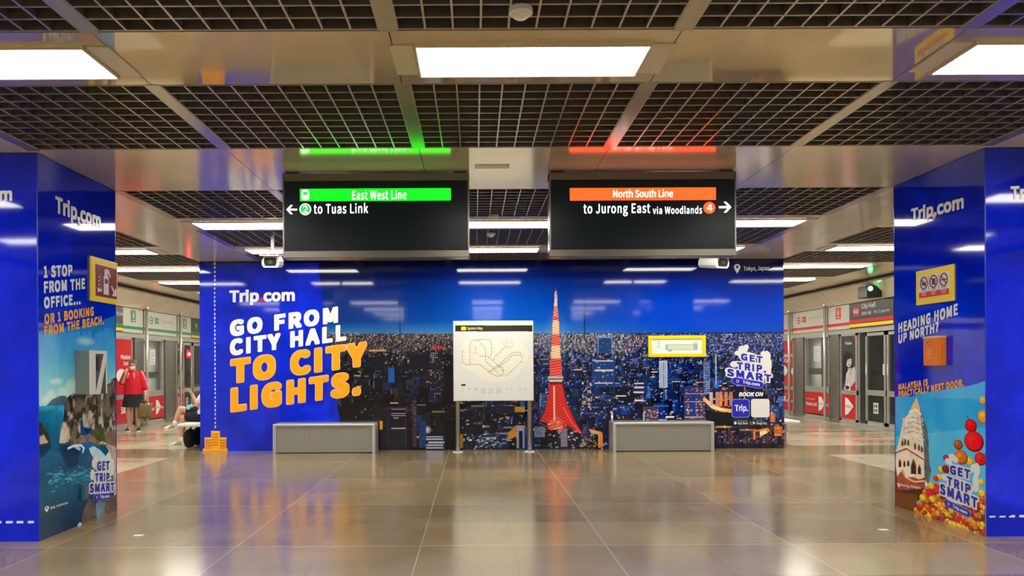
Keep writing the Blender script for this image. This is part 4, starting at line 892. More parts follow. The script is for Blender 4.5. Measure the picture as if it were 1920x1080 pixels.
# evacuation plan in a yellow frame on the mural
a0, a1, b0, b1 = rectpx(MURAL, 1215, 1322.5, 629.5, 669.5)
t = thing('evacuation_plan', 'white floor plan notice in a wide yellow frame on the city wall', 'sign', MURAL.at((a0 + a1) / 2, (b0 + b1) / 2, .003)); w, h = a1 - a0, b1 - b0
m = MB(); m.fbox(MURAL, a0, a1, b0, Z(.16), .003, .03); m.fbox(MURAL, a0, a1, Z(.84), b1, .003, .03); m.fbox(MURAL, a0, X(.062), Z(.16), Z(.84), .003, .03); m.fbox(MURAL, X(.938), a1, Z(.16), Z(.84), .003, .03); m.build('frame', 'yellow', t, bevel=.003)
c = Canvas(MURAL, X(.06), X(.94), Z(.15), Z(.85), 150, 42); c.im[:] = np.array((232, 240, 236)) / 255
c.rect(1248, 1307, 646, 656, (206, 224, 200)); c.rect(1248, 1252, 646, 656, (150, 190, 180)); c.rect(1300, 1307, 646, 656, (150, 190, 180)); c.rect(1253, 1260, 655, 660, (160, 200, 190)); c.poly([(1296, 646), (1306, 639), (1308, 646)], (240, 200, 200))
c.line([(1248, 646), (1307, 646), (1307, 656), (1248, 656), (1248, 646)], (150, 170, 160), 1.2); [c.rect(1232, 1238, v, v + 1, (170, 190, 190)) for v in (640, 643, 646, 650)]; [c.line([(1262, v), (1296, v)], (226, 214, 160), 1) for v in (649, 653)]
c.sheet('plan_print', 'poster', t, .012)

# ================================================================ SYSTEM MAP BOARD
t = thing('map_board', 'white rail map board standing on two grey posts before the city wall', 'map board', (.31, 12.82, 0))
a0, a1, b0, b1 = -.355, .975, .85, 2.175
MB().box(a0, a1, 12.785, 12.86, b0, b1).build('board_case', 'satin', t, bevel=.006)
c = Canvas(MAP, a0 + .008, a1 - .008, b0 + .008, b1 - .008, 300, 300); q = lambda x, y: (x / 4.0 + 840, y / 4.0 + 590)
c.im[:] = np.array((226, 229, 224)) / 255; c.poly([q(44, 46), q(644, 46), q(644, 80), q(44, 80)], (240, 236, 214)); c.poly([q(54, 80), q(632, 80), q(632, 126), q(54, 126)], (44, 40, 28)); 
c.poly([q(90, 270), q(120, 210), q(165, 165), q(300, 145), q(400, 160), q(500, 170), q(545, 210), q(605, 265), q(598, 330), q(560, 390), q(500, 470), q(430, 500), q(330, 505), q(250, 485), q(190, 430), q(110, 395)], (238, 236, 220))
ink = (160, 152, 128)
for pts in ([(165, 370), (165, 220), (180, 195), (210, 187), (300, 187), (325, 205), (328, 290), (312, 315)], [(108, 265), (108, 350), (130, 375), (235, 372), (310, 430), (330, 420)], [(215, 187), (280, 250), (283, 350), (330, 395), (400, 465)], [(230, 310), (285, 310), (320, 330), (395, 400), (420, 440)], [(370, 390), (440, 320), (490, 282), (540, 280), (560, 330)], [(345, 340), (348, 318), (400, 270), (435, 228)], [(300, 432), (360, 400), (440, 350), (480, 305), (540, 302)], [(430, 460), (480, 420), (555, 345)], [(330, 405), (370, 380), (410, 400), (418, 440), (380, 465), (335, 450), (300, 430)], [(205, 235), (205, 300)]):
    c.line([q(*p) for p in pts], ink, 1.6, .8)
    for (ax, ay), (bx, by) in zip(pts[:-1], pts[1:]):
        k = max(1, int(math.hypot(bx - ax, by - ay) / 24))
        for i in range(k): f = (i + .5) / k; x, y = ax + (bx - ax) * f, ay + (by - ay) * f; c.ell(*q(x, y), .7, .7, [(90, 84, 70), (170, 60, 60), (150, 150, 60)][i % 3]); c.line([q(x + 8, y + 2), q(x + 26, y + 2)], (180, 176, 160), 1, .7)
for x, y in ((410, 210), (440, 185), (440, 215), (470, 195), (485, 215), (450, 245), (475, 240)): c.line([q(x - 12, y), q(x, y - 10), q(x + 12, y), q(x, y + 12), q(x - 12, y)], ink, 1, .7)
c.poly([q(100, 520), q(132, 520), q(132, 535), q(100, 535)], (40, 40, 40))
for x, w_ in ((112, 10), (160, 18), (212, 24), (265, 36), (320, 30), (380, 34), (446, 10), (475, 10), (540, 20), (582, 20)):
    for y in (552, 564, 576, 588)[:2 + (w_ > 26) * 2]: c.line([q(x - w_ / 2, y), q(x + w_ / 2, y)], (130, 130, 126), 1.2, .8)
c.sheet('map_print', 'mapprint', t, .0)
hd = MB(); text(hd, MAP, 'System Map', (876, 619.5), (905, 619.5), (876, 613), offset=.03, d=.006); rrect(MAP, 864.5, 874, 612.5, 619.5, .015, .003, .0055, MB()).build('map_badge', 'yellow', t); hd.build('map_heading', mat('gold_ink', rgb(226, 214, 150), .3), t)
for x in (-.285, .905):
    MB().tube((x, 12.84, .012), (x, 12.84, b1 - .05), .036, n=20).build('post', 'steel', t, smooth=True)
    MB().tube((x, 12.84, 0), (x, 12.84, .014), .085, n=24).build('base_plate', 'plastic_w', t)

# ================================================================ BENCHES
def bench(x0, x1, label, hook=None):
    y0, y1, h = 12.78, 13.19, .487
    t = thing('bench', label, 'bench', ((x0 + x1) / 2, (y0 + y1) / 2, 0), 'granite benches before the city wall')
    MB().box(x0 + .055, x1 - .055, y0 + .02, y1, .012, h - .045).build('granite_front', 'granite', t, bevel=.004)
    for x in (x0, x1 - .055): MB().box(x, x + .055, y0, y1, 0, h - .03).build('leg', 'satin', t, bevel=.006)
    MB().box(x0, x1, y0, y1, h - .045, h).build('seat', 'satin', t, bevel=.012)
    if hook:
        m = MB(); x = x0 + .028; m.path([(x, 13.02, h - .01), (x, 13.02, h + .10), (x, 13.04, h + .135), (x, 13.08, h + .15), (x, 13.15, h + .15)], .02); m.build('rail_hook', 'satin', t, smooth=True)
        m = MB(); m.tube((x0 + .58, 13.1, h - .01), (x0 + .58, 13.1, h + .14), .013); m.build('seat_stud', 'satin', t)
    return t
bench(-3.345, -1.65, 'low granite bench in a steel frame in front of the blue slogan side')
bench(2.28, 3.955, 'low granite bench in a steel frame below the yellow framed notice', True)
def side_bench(x0, x1, lip, label):
    t = thing('bench', label, 'bench', ((x0 + x1) / 2, 14.3, 0))
    MB().box(x0, x1, 13.45, 15.2, 0, .42).build('granite_base', 'granite', t, bevel=.004)
    MB().box(min(x0, lip), max(x1, lip), 13.40, 15.25, .40, .45).build('seat', 'plastic_w', t, bevel=.012)
    return t
side_bench(-4.76, -4.68, -5.16, 'pale bench round the left corner of the city wall, with a person sitting')
side_bench(5.27, 5.42, 5.64, 'pale bench edge showing past the right end of the city wall')

# ================================================================ HANGING DIRECTION SIGNS
def hanging_sign(u0, u1, label):
    x0 = unroll(u0, 405)[0] * 7.1; x1 = unroll(u1, 405)[0] * 7.1; z0, z1 = 2.437, CEIL - .018
    t = thing('hanging_sign', label, 'sign', ((x0 + x1) / 2, 7.17, z1)); 
    MB().box(x0 + .012, x1 - .012, 7.115, 7.235, z0 + .01, z1 - .005).build('case', 'sign_case', t)
    MB().box(x0, x1, 7.105, 7.24, z1 - .075, z1).build('top_frame', 'sign_case', t, bevel=.004)
    MB().box(x0, x1, 7.095, 7.24, z0, z0 + .07).build('bottom_frame', 'sign_case', t, bevel=.006)
    for x in (x0, x1 - .014): MB().box(x, x + .014, 7.10, 7.24, z0, z1).build('end_frame', 'sign_case', t)
    MB().box(x0 + .014, x1 - .014, 7.103, 7.12, z0 + .068, z1 - .072).build('glass_screen', 'sign_glass', t)
    for x in (x0 + .02, x1 - .14): MB().box(x, x + .12, 7.12, 7.22, z1 - .002, CEIL - .001).build('hanger', 'black', t)
    return t
def arrow(F, u0, u1, v, h, mb, d0, d1):
    (a0, b), (a1, _) = F.px(u0, v), F.px(u1, v); hb = abs(F.px(u0, v - h)[1] - b); s = 1 if a1 > a0 else -1; w = hb * .36
    T = lambda x, y: (a1 - s * x, b + y)
    mb.prism(F, [(a0, b - w / 2), T(w * 1.3, -w / 2), T(w * 1.3, w / 2), (a0, b + w / 2)], d0, d1)
    for sy in (1, -1): mb.prism(F, [T(0, 0), T(hb * .95, sy * hb * 1.0), T(hb * .95 + w * 1.25, sy * hb * 1.0), T(w * 1.35, 0)], d0, d1)
t = hanging_sign(530, 880, 'dark hanging sign with a lit green bar reading East West Line')
MB().fbox(SIGN, *rectpx(SIGN, 562.5, 845, 354.5, 377), -.005, .003).build('line_bar', 'led_green', t)
word(SIGN, [('East West Line', (660.5, 374.5), (762, 373.5), (660.5, 357.5))], 'line_lettering', 'led_white', t, offset=.018, track=1.04, d=.005)
rrect(SIGN, 565.5, 579.5, 356.5, 375, .02, .003, .0045, MB()).build('train_pictogram', 'led_white', t)
m = MB(); m.fbox(SIGN, *rectpx(SIGN, 568, 577, 360, 366), .0045, .006); m.build('train_pictogram_window', 'led_green', t)
word(SIGN, [('to Tuas Link', (588.5, 401), (690, 400), (588.5, 381.5))], 'direction_lettering', 'led_white', t, offset=.02, track=1.05, d=.002); m = MB(); arrow(SIGN, 557, 537, 393, 8.5, m, .0005, .002); m.build('arrow', 'led_white', t)
a, b = SIGN.px(572.5, 392.5); MB().ring(SIGN, a, b, .047, .053, .0005, .002).build('disc_rim', 'led_white', t)
MB().disc(SIGN, a, b, .047, .047, -.001, .0015).build('platform_disc', mat('dim_green_led', (0, .25, .03), .4, emit=(.01, .35, .05), strength=1), t); m = MB(); text(m, SIGN, '2', (568, 399.5), (577, 399.5), (568, 386), offset=.01, d=.003); m.build('platform_number', 'led_white', t)
t = hanging_sign(1030, 1380.5, 'dark hanging sign with a lit red bar reading North South Line')
MB().fbox(SIGN, *rectpx(SIGN, 1068.5, 1342, 353, 376), -.005, .003).build('line_bar', 'led_red', t)
m = MB(); text(m, SIGN, 'North South Line', (1149.5, 370.5), (1261.5, 369.5), (1149.5, 356), offset=.02, d=.005); m.build('line_lettering', 'led_white', t)
word(SIGN, [('to Jurong East', (1094, 406), (1219, 405), (1094, 382.5)), ('via Woodlands', (1224, 401.5), (1316, 400.5), (1224, 387), dict(offset=.012, track=1.05))], 'direction_lettering', 'led_white', t, offset=.02, track=1.05, d=.002); m = MB(); arrow(SIGN, 1348, 1371, 388.5, 10, m, .0005, .002); m.build('arrow', 'led_white', t)
a, b = SIGN.px(1330, 389.5); MB().disc(SIGN, a, b, .054, .054, -.001, .0015).build('platform_disc', 'led_red', t); m = MB(); text(m, SIGN, '4', (1325, 396), (1335.5, 396), (1325, 383), offset=.01, d=.003); m.build('platform_number', 'led_white', t)

# ================================================================ CAMERAS ON CEILING RODS
def cctv(u, v, Y, yaw, label):
    kx, kz = unroll(u, v); p = Vector((kx * Y, Y, CAMZ + kz * Y)); t = thing('security_camera', label, 'camera', (p.x, p.y, p.z), 'ceiling security cameras')
    R = Matrix.Rotation(yaw, 3, 'Z') @ Matrix.Rotation(math.radians(8), 3, 'X')
    def bx(x0, x1, y0, y1, z0, z1):
        m = MB().box(x0, x1, y0, y1, z0, z1); m.v = [tuple(p + R @ Vector(w)) for w in m.v]; return m
    m = MB(); prof = [(-.09, -.085), (.09, -.085), (.115, -.05), (.115, .0), (.085, .075), (-.085, .075), (-.115, .0), (-.115, -.05)]
    P = [tuple(p + R @ Vector((a, y, b))) for y in (-.16, .2) for a, b in prof]; n = 8
    m.add(P, [tuple(range(n)), tuple(range(n, 2 * n))] + [(i, (i + 1) % n, n + (i + 1) % n, n + i) for i in range(n)]); m.build('housing', 'plastic_w', t, bevel=.008)
    bx(-.125, .125, -.24, .16, .072, .086).build('sunshield', 'plastic_w', t, bevel=.004)
    m = MB(); prof = [(-.07, -.055), (.07, -.055), (.085, 0), (.065, .05), (-.065, .05), (-.085, 0)]; P = [tuple(p + R @ Vector((a, y, b))) for y in (-.168, -.15) for a, b in prof]
    m.add(P, [tuple(range(6)), tuple(range(6, 12))] + [(i, (i + 1) % 6, 6 + (i + 1) % 6, 6 + i) for i in range(6)]); m.build('window', 'black', t)
    a = p + R @ Vector((0, -.172, 0)); b = p + R @ Vector((0, -.160, 0)); MB().tube(b, a, .035, n=20).build('lens', mat('lens_glass', (.05, .05, .06), .05), t)
    m = MB()
    for sx in (-.06, .06): m.tube(p + R @ Vector((sx, .03, .08)), p + R @ Vector((sx * .9, .03, .15)), .012)
    m.tube(p + R @ Vector((-.06, .03, .15)), p + R @ Vector((.06, .03, .15)), .014); m.build('bracket', 'plastic_w', t)
    q_ = p + R @ Vector((0, .03, .15)); MB().tube(q_, (q_.x, q_.y, CEIL + .02), .024, n=14).build('rod', 'plastic_w', t, smooth=True)
    return t
cctv(511, 490, 10.5, math.radians(4), 'white security camera on a ceiling rod at the left end of the green sign')
cctv(1340, 491, 10.5, math.radians(24), 'white security camera below the right end of the red sign')

# ================================================================ PLATFORM SCREEN DOORS
def ua(F, u): return F.px(u, 700)[0]
def frame_bars(mb, F, a0, a1, b0, b1, w, d0, d1):
    mb.fbox(F, a0, a1, b0, b0 + w, d0, d1); mb.fbox(F, a0, a1, b1 - w, b1, d0, d1)
    mb.fbox(F, a0, a0 + w, b0, b1, d0, d1); mb.fbox(F, a1 - w, a1, b0, b1, d0, d1); return mb
def quad(mb, F, a0, a1, b0, b1, d): return mb.add([F.at(a0, b0, d), F.at(a1, b0, d), F.at(a1, b1, d), F.at(a0, b1, d)], [(0, 1, 2, 3)])
def atext(mb, F, s, a0, a1, b0, b1, d, **k): text(mb, F, s, (a0, b0), (a1, b0), (a0, b1), d=d, raw=True, **k)
def lettering(F, parent, m, *items):
    for s, a0, a1, b0, b1, d, off in items: mb = MB(); atext(mb, F, s, a0, a1, b0, b1, d, offset=off); mb.build('lettering', m, parent)
def poster_panel(F, u0, u1, label, woman):
    a0, a1 = ua(F, u0), ua(F, u1); W_ = a1 - a0
    t = thing('platform_screen_panel', label, 'screen panel', F.at((a0 + a1) / 2, .07))
    m = MB(); frame_bars(m, F, a0, a1, .07, 2.14, .055, -.02, .03); m.fbox(F, a0, a1, .70, .80, -.02, .032); m.build('frame', 'satin', t)
    MB().fbox(F, a0 + .05, a1 - .05, .12, .70, 0, .018).build('lower_poster', 'red', t)
    if woman:
        c = Canvas(F, a0 + .05, a1 - .05, .80, 2.09, 60, 120); c.im[:] = np.array((70, 70, 72)) / 255
        ax, ay = c.a1 - c.a0, c.b1 - c.b0; P = lambda x, y: (c.a0 + ax * min(1, max(0, .53 + (x - .53) * (1.35 if y < .995 and x < .79 else 1))), c.b1 - ay * y)
        def el(x, y, rx, ry, col, al=1.0): c.poly([P(x + rx * math.cos(k * .3), y + ry * math.sin(k * .3)) for k in range(21)], col, al, raw=True)
        g = fbm(120, 60, 30, 3, 8); c.im *= (0.7 + 0.5 * g)[..., None]
        c.poly([P(.2, .62), P(.24, .36), P(.42, .28), P(.68, .34), P(.8, .6), P(.84, .8), P(.66, .7), P(.3, .9), P(.2, .86)], (28, 26, 28), raw=True)
        c.poly([P(.28, .98), P(.36, .72), P(.6, .62), P(.9, .56), P(.98, .72), P(.9, .9), P(.5, 1.0)], (196, 194, 198), raw=True)
        c.poly([P(.44, .6), P(.62, .58), P(.66, .7), P(.5, .74)], (176, 170, 170), raw=True)
        el(.50, .47, .15, .105, (205, 198, 198)); c.poly([P(.34, .42), P(.46, .34), P(.66, .38), P(.6, .42), P(.42, .44), P(.36, .56)], (26, 24, 26), raw=True)
        el(.45, .46, .03, .008, (50, 40, 40)); el(.57, .455, .03, .008, (50, 40, 40)); el(.52, .535, .05, .012, (120, 60, 66)); el(.515, .50, .018, .010, (168, 158, 158))
        c.poly([P(.35, .70), P(.5, .62), P(.56, .66), P(.42, .80)], (214, 206, 206), raw=True)
        c.poly([P(.80, 0), P(1, 0), P(1, .13)], (200, 24, 40), raw=True); c.poly([P(.45, 1), P(1, .80), P(1, 1)], (206, 22, 38), raw=True); c.poly([P(.25, .95), P(.52, .86), P(.62, 1), P(.2, 1)], (225, 225, 225), raw=True); el(.42, .95, .11, .035, (40, 40, 44))
        c.sheet('portrait_poster', 'poster', t, .012)
        l = MB(); atext(l, F, 'PAssion', a0 + W_ * .30, a0 + W_ * .68, 1.88, 1.95, .016, offset=.03); l.build('poster_lettering', 'white', t)
    else:
        MB().fbox(F, a0 + .05, a1 - .05, .80, 2.09, 0, .012).build('upper_poster', 'red', t)
        lettering(F, t, 'white', ('PAssion', a0 + W_ * .56, a1 - .10, 1.62, 1.73, .016, .03), ('Card', a0 + W_ * .66, a1 - .22, 1.48, 1.58, .016, .03))
        l = MB(); l.disc(F, a0 + W_ * .58, 1.24, W_ * .18, .16, .012, .016); l.build('poster_emblem', 'white', t); MB().disc(F, a1 - .12, 1.22, .07, .09, .012, .016).build('poster_emblem', 'white', t)
    l = MB()
    if woman:
        cx = (a0 + a1) / 2; l.prism(F, [(cx - W_ * .22, .20), (cx - W_ * .05, .24), (cx + W_ * .28, .43), (cx - W_ * .05, .60), (cx - W_ * .22, .63)], .018, .022); l.build('emblem', 'white', t)
        k = MB(); atext(k, F, 'PAssion', cx - W_ * .18, cx + W_ * .16, .39, .46, .024, offset=.02); k.build('emblem_lettering', 'redink', t)
    else:
        lettering(F, t, 'white', ('5X', a0 + W_ * .54, a0 + W_ * .72, .36, .53, .022, .05), ('faster', a0 + W_ * .74, a1 - .07, .36, .45, .022, .02), ('Earn up to', a0 + W_ * .56, a0 + W_ * .8, .57, .60, .022, .01))
    return t
def window_panel(F, u0, u1, label, notice=True):
    a0, a1 = ua(F, u0), ua(F, u1); W_ = a1 - a0
    t = thing('platform_screen_window', label, 'screen window', F.at((a0 + a1) / 2, .07))
    m = MB(); frame_bars(m, F, a0, a1, .07, 2.14, .04, -.02, .03); m.fbox(F, a0, a1, .70, .84, -.02, .032); m.build('frame', 'satin', t)
    MB().fbox(F, a0 + .035, a1 - .035, .84, 2.1, -.004, .004).build('glass_pane', 'glass', t)
    MB().fbox(F, a0 + .02, a1 - .02, .14, .70, 0, .034).build('banner', 'red', t)
    l = MB(); x = a0 + W_ * .64; l.prism(F, [(x - W_ * .05, .22), (x + W_ * .06, .27), (x + W_ * .18, .42), (x + W_ * .06, .58), (x - W_ * .05, .60)], .034, .038)
    l.build('emblem', 'white', t); lettering(F, t, 'white', ('PAssion Card', a0 + W_ * .06, a0 + W_ * .50, .34, .43, .036, .03), ('Introducing the', a0 + W_ * .06, a0 + W_ * .44, .49, .53, .036, .01), ('5X faster', a0 + W_ * .82, a1 - .05, .36, .44, .036, .03))
    k = MB(); atext(k, F, 'PAssion', x - W_ * .03, x + W_ * .11, .39, .44, .040, offset=.02); k.build('emblem_lettering', 'redink', t)
    if notice:
        b = MB().fbox(F, a0 + W_ * .36, a0 + W_ * .62, 1.50, 1.88, .004, .008).build('paper_notice', 'plastic_w', t)
        g = MB()
        for i in range(5): g.fbox(F, a0 + W_ * .40, a0 + W_ * (.58 - .05 * (i % 3)), 1.55 + i * .06, 1.565 + i * .06, .008, .0095)
        g.build('notice_print', 'grey_ink', b)
    return t
def column(F, u0, u1, label):
    a0, a1 = ua(F, u0), ua(F, u1); t = thing('screen_column', label, 'column', F.at((a0 + a1) / 2, 0), kind='thing')
    MB().fbox(F, a0 + .004, a1 - .004, .0, 2.14, -.10, .07).build('cladding', 'dsteel', t, bevel=.008); MB().fbox(F, a0, a1, .0, .10, -.1, .085).build('foot_plate', 'steel', t); return t
def pole(F, u, label):
    a = ua(F, u); p = F.at(a, 0, .165); t = thing('steel_pole', label, 'pole', p, 'poles along the platform doors')
    MB().tube(p, (p.x, p.y, 3.0), .035, n=14).build('tube', 'satin', t, smooth=True)
    for z in (2.86, 2.93): MB().tube((p.x, p.y, z), (p.x, p.y, z + .035), .052, n=16).build('collar', 'satin', t)
    MB().tube((p.x, p.y, 0), (p.x, p.y, .02), .07, n=16).build('foot', 'satin', t); return t
def door_leaf(F, u0, u1, label, sticker_=True, tall=True):
    a0, a1 = ua(F, u0), ua(F, u1); W_ = a1 - a0
    t = thing('platform_screen_door', label, 'sliding door', F.at((a0 + a1) / 2, .07))
    m = MB(); frame_bars(m, F, a0, a1, .07, 2.12, .07, -.06, -.01); m.fbox(F, a0, a1, .72, .84, -.06, -.008); m.build('frame', 'satin', t)
    MB().fbox(F, a0 + .06, a1 - .06, .12, 2.08, -.04, -.032).build('glass_pane', 'dglass', t)
    if sticker_:
        s = MB().fbox(F, a0 + W_ * .36, a0 + W_ * .60, .32, .56, -.032, -.026).build('notice_sticker', 'plastic_w', t)
        g = MB(); [g.fbox(F, a0 + W_ * x, a0 + W_ * (x + .06), z, z + .06, -.026, -.0245) for x in (.40, .50) for z in (.36, .46)]; g.build('sticker_print', 'black', s)
        MB().fbox(F, a0 + .01, a0 + .05, 1.18, 1.42, -.01, -.004).build('edge_label', 'plastic_w', t); MB().fbox(F, a1 - .10, a1 - .04, 1.18, 1.42, -.01, -.004).build('edge_label', 'plastic_w', t)
    return t
def gap_post(F, u0, u1, label):
    a0, a1 = ua(F, u0), ua(F, u1); t = thing('door_post', label, 'door post', F.at(a0, 0), kind='thing'); MB().fbox(F, a0, a1, 0, 2.14, -.16, -.02).build('post', 'train_dark', t); MB().fbox(F, a0, a0 + .04, 0, 2.14, -.02, .0).build('edge_strip', 'satin', t); return t
# right (red line) side
poster_panel(PSR, 1440, 1490, 'red card poster panel at the far end of the right platform screen', False)
column(PSR, 1493, 1510, 'dark steel column beside the red card poster on the right')
window_panel(PSR, 1511, 1557, 'platform window with a paper notice over a red banner, on the right')
column(PSR, 1561, 1577, 'dark steel column between the window and the portrait poster on the right')
poster_panel(PSR, 1577.5, 1608.5, 'large black and white portrait poster panel on the right platform screen', True)
gap_post(PSR, 1609.5, 1621.5, 'dark slot post between the portrait poster and the sliding door')
door_leaf(PSR, 1622, 1659.5, 'grey framed glass sliding door with a small sticker on the right')
door_leaf(PSR, 1662, 1706, 'glass sliding door leaf disappearing behind the right blue pillar')
pole(PSR, 1491, 'slim steel pole beside the red card poster on the right'); pole(PSR, 1559, 'slim steel pole beside the right platform window')
# left (green line) side
poster_panel(PSL, 196, 247, 'red card poster panel behind the woman in the red top', False)
column(PSL, 248.5, 265, 'dark steel column right behind the standing woman')
window_panel(PSL, 266, 305, 'platform window with a paper notice over a red banner, on the left')
column(PSL, 306, 326, 'wide dark steel column left of the seated person')
poster_panel(PSL, 329, 343.5, 'narrow portrait poster panel above the seated person on the left', True)
door_leaf(PSL, 344.5, 361, 'sliding door leaf under the glowing red light on the left'); door_leaf(PSL, 362.5, 381, 'sliding door leaf next to the city wall edge on the left', False)
pole(PSL, 263, 'slim steel pole behind the standing woman'); pole(PSL, 327.5, 'slim steel pole above the seated person')
a, b = PSL.px(353.5, 664); t = thing('warning_lamp', 'small glowing red warning lamp on the left sliding door', 'lamp', PSL.at(a, b, 0))
MB().fbox(PSL, a - .16, a + .16, b - .12, b + .12, -.028, .0).build('housing', mat('red_glow_plate', rgb(120, 6, 14), .2, emit=(.5, .0, .01), strength=.5), t); MB().ball(PSL.at(a, b, .01), .05, 14, 10).build('lamp_lens', 'led_dot', t, smooth=True)  # plate colour and faint emission paint the red glow around the lamp

def line_sign(F, u0, u1, label, kind, stripe):
    a0, a1 = ua(F, u0), ua(F, u1); W_ = a1 - a0; t = thing('line_sign', label, 'sign', F.at((a0 + a1) / 2, 2.25))
    dark = kind in ('station', 'badge'); ink = 'green' if stripe == 'green' else 'redink'
    MB().fbox(F, a0 + .006, a1 - .006, 2.25, 2.82, -.03, .09).build('board', 'signdark' if dark else 'signboard', t, bevel=.006)
    if dark:
        MB().fbox(F, a0 + .006, a1 - .006, 2.36, 2.44, .088, .094).build('colour_stripe', ink, t); MB().fbox(F, a0 + .006, a1 - .006, 2.27, 2.34, .088, .094).build('yellow_stripe', 'yellow', t)
        bw = .30 if kind == 'station' else .2
        g = MB(); x = a0 + W_ * (.17 if kind == 'station' else .28); pts = [(x + bw / 2 * cx, 2.62 + .105 * cy) for cx, cy in ((-1, -.6), (-.8, -1), (.8, -1), (1, -.6), (1, .6), (.8, 1), (-.8, 1), (-1, .6))]; g.prism(F, pts, .09, .095); g.build('station_badge', ink, t)
        it = [('NS25' if kind == 'station' else 'EW13', x - bw * .36, x + bw * .36, 2.585, 2.665, .098, .03)]
        if kind == 'station':
            it += [('City Hall', a0 + W_ * .30, a0 + W_ * .62, 2.645, 2.78, .092, .02), ('政府大厦', a0 + W_ * .30, a0 + W_ * .52, 2.52, 2.60, .092, .01), ('சிட்டி ஹால்', a0 + W_ * .58, a0 + W_ * .92, 2.52, 2.60, .092, .01)]
        else: it += [('City Hall', a0 + W_ * .62, a0 + W_ * 1.0, 2.59, 2.70, .092, .02)]
        lettering(F, t, 'white', *it)
    else:
        MB().fbox(F, a0 + .006, a1 - .006, 2.33, 2.40, .088, .094).build('colour_stripe', ink, t)
        if kind == 'pictogram':
            x = (a0 + a1) / 2; w_ = min(.26, W_ * .3); g = MB().fbox(F, x - w_ / 2, x + w_ / 2, 2.50, 2.78, .089, .094); o = g.build('pictogram', ink, t)
            k = MB(); k.disc(F, x, 2.73, w_ * .1, .022, .094, .097, 12); k.fbox(F, x - w_ * .16, x + w_ * .16, 2.60, 2.70, .094, .097); k.fbox(F, x - w_ * .3, x + w_ * .3, 2.53, 2.555, .094, .097); k.build('pictogram_figure', 'signboard', o)
        else:
            g = MB(); x = a0 + W_ * .2; g.ring(F, x, 2.60, .07, .10, .089, .094); g.fbox(F, x - .075, x + .075, 2.585, 2.615, .089, .0935); g.build('direction_symbol', ink, t); g = MB(); x2 = a0 + W_ * .36; g.fbox(F, x2 - .11, x2 + .11, 2.53, 2.68, .089, .094); g.build('direction_badge', ink, t)
            l = MB(); atext(l, F, 'Jurong East' if stripe == 'red' else 'Tuas Link', a0 + W_ * .48, a0 + W_ * .86, 2.57, 2.66, .092, offset=.01); l.build('direction_lettering', 'grey_ink', t)
            l = MB(); atext(l, F, 'NS' if stripe == 'red' else 'EW', x2 - .07, x2 + .07, 2.57, 2.64, .096, offset=.02); l.build('badge_lettering', 'signboard', t)
line_sign(PSR, 1440, 1490.5, 'pale sign with a small red pictogram at the far right end', 'pictogram', 'red'); line_sign(PSR, 1492.5, 1557.5, 'long pale sign with a round red symbol above the right window', 'direction', 'red')
line_sign(PSR, 1560, 1600, 'pale sign with a red pictogram above the right portrait poster', 'pictogram', 'red'); line_sign(PSR, 1600.5, 1684, 'dark station name sign reading City Hall with a red badge', 'station', 'red')
line_sign(PSL, 190, 223.5, 'dark sign end with green and yellow stripes beside the left pillar', 'badge', 'green'); line_sign(PSL, 224, 261.5, 'pale sign with a green pictogram above the standing woman', 'pictogram', 'green')
line_sign(PSL, 264.5, 325.5, 'long pale sign with a round green symbol above the left window', 'direction', 'green'); line_sign(PSL, 328, 353, 'pale sign with a green pictogram above the left portrait poster', 'pictogram', 'green'); line_sign(PSL, 353.5, 384, 'dark sign with a green badge next to the city wall edge', 'badge', 'green')
# small indicator box with green light on the right cladding
kx, kz = unroll(1636, 548); p = Vector((8.52, 8.52 / kx, CAMZ + kz * 8.52 / kx)); t = thing('indicator_box', 'small black box with a green light above the station name sign', 'indicator', p)
MB().box(p.x - .22, p.x + .10, p.y - .2, p.y + .2, p.z - .12, p.z + .12).build('box', 'black', t, bevel=.01); MB().ball((p.x - .15, p.y - .2, p.z + .06), .05, 12, 8).build('green_light', 'led_dotg', t, smooth=True)

# trains standing behind the screens
def train(F, label, wins):
    G = Face(F.o - F.n * .24, F.s, F.n); a = sorted((F.px(1700 if F is PSR else 190, 700)[0], F.px(1430 if F is PSR else 400, 700)[0])); a = [a[0] - .5, a[1] + 1.0]
    t = thing('train', label, 'train', G.at((a[0] + a[1]) / 2, 0))
    MB().fbox(G, a[0], a[1], .02, 2.6, -.3, 0).build('body', 'train_body', t, bevel=.02); MB().fbox(G, a[0], a[1], 1.15, 1.31, 0, .006).build('black_band', 'black', t)
    for u0, u1, z0, z1 in wins:
        x0, x1 = G.px(u0, 700)[0], G.px(u1, 700)[0]; w_ = MB().fbox(G, x0, x1, z0, z1, -.01, .012).build('door_window', 'train_dark', t)
train(PSL, 'pale train side seen through the left platform windows', [(297, 312, .3, 2.3), (345, 352, .9, 2.2), (364, 374, .9, 2.2)])
train(PSR, 'pale train side seen through the right platform windows', [(1541, 1560, .3, 2.3), (1604, 1624, .3, 2.3), (1628, 1656, 1.33, 2.2), (1657, 1690, .3, 2.3)])

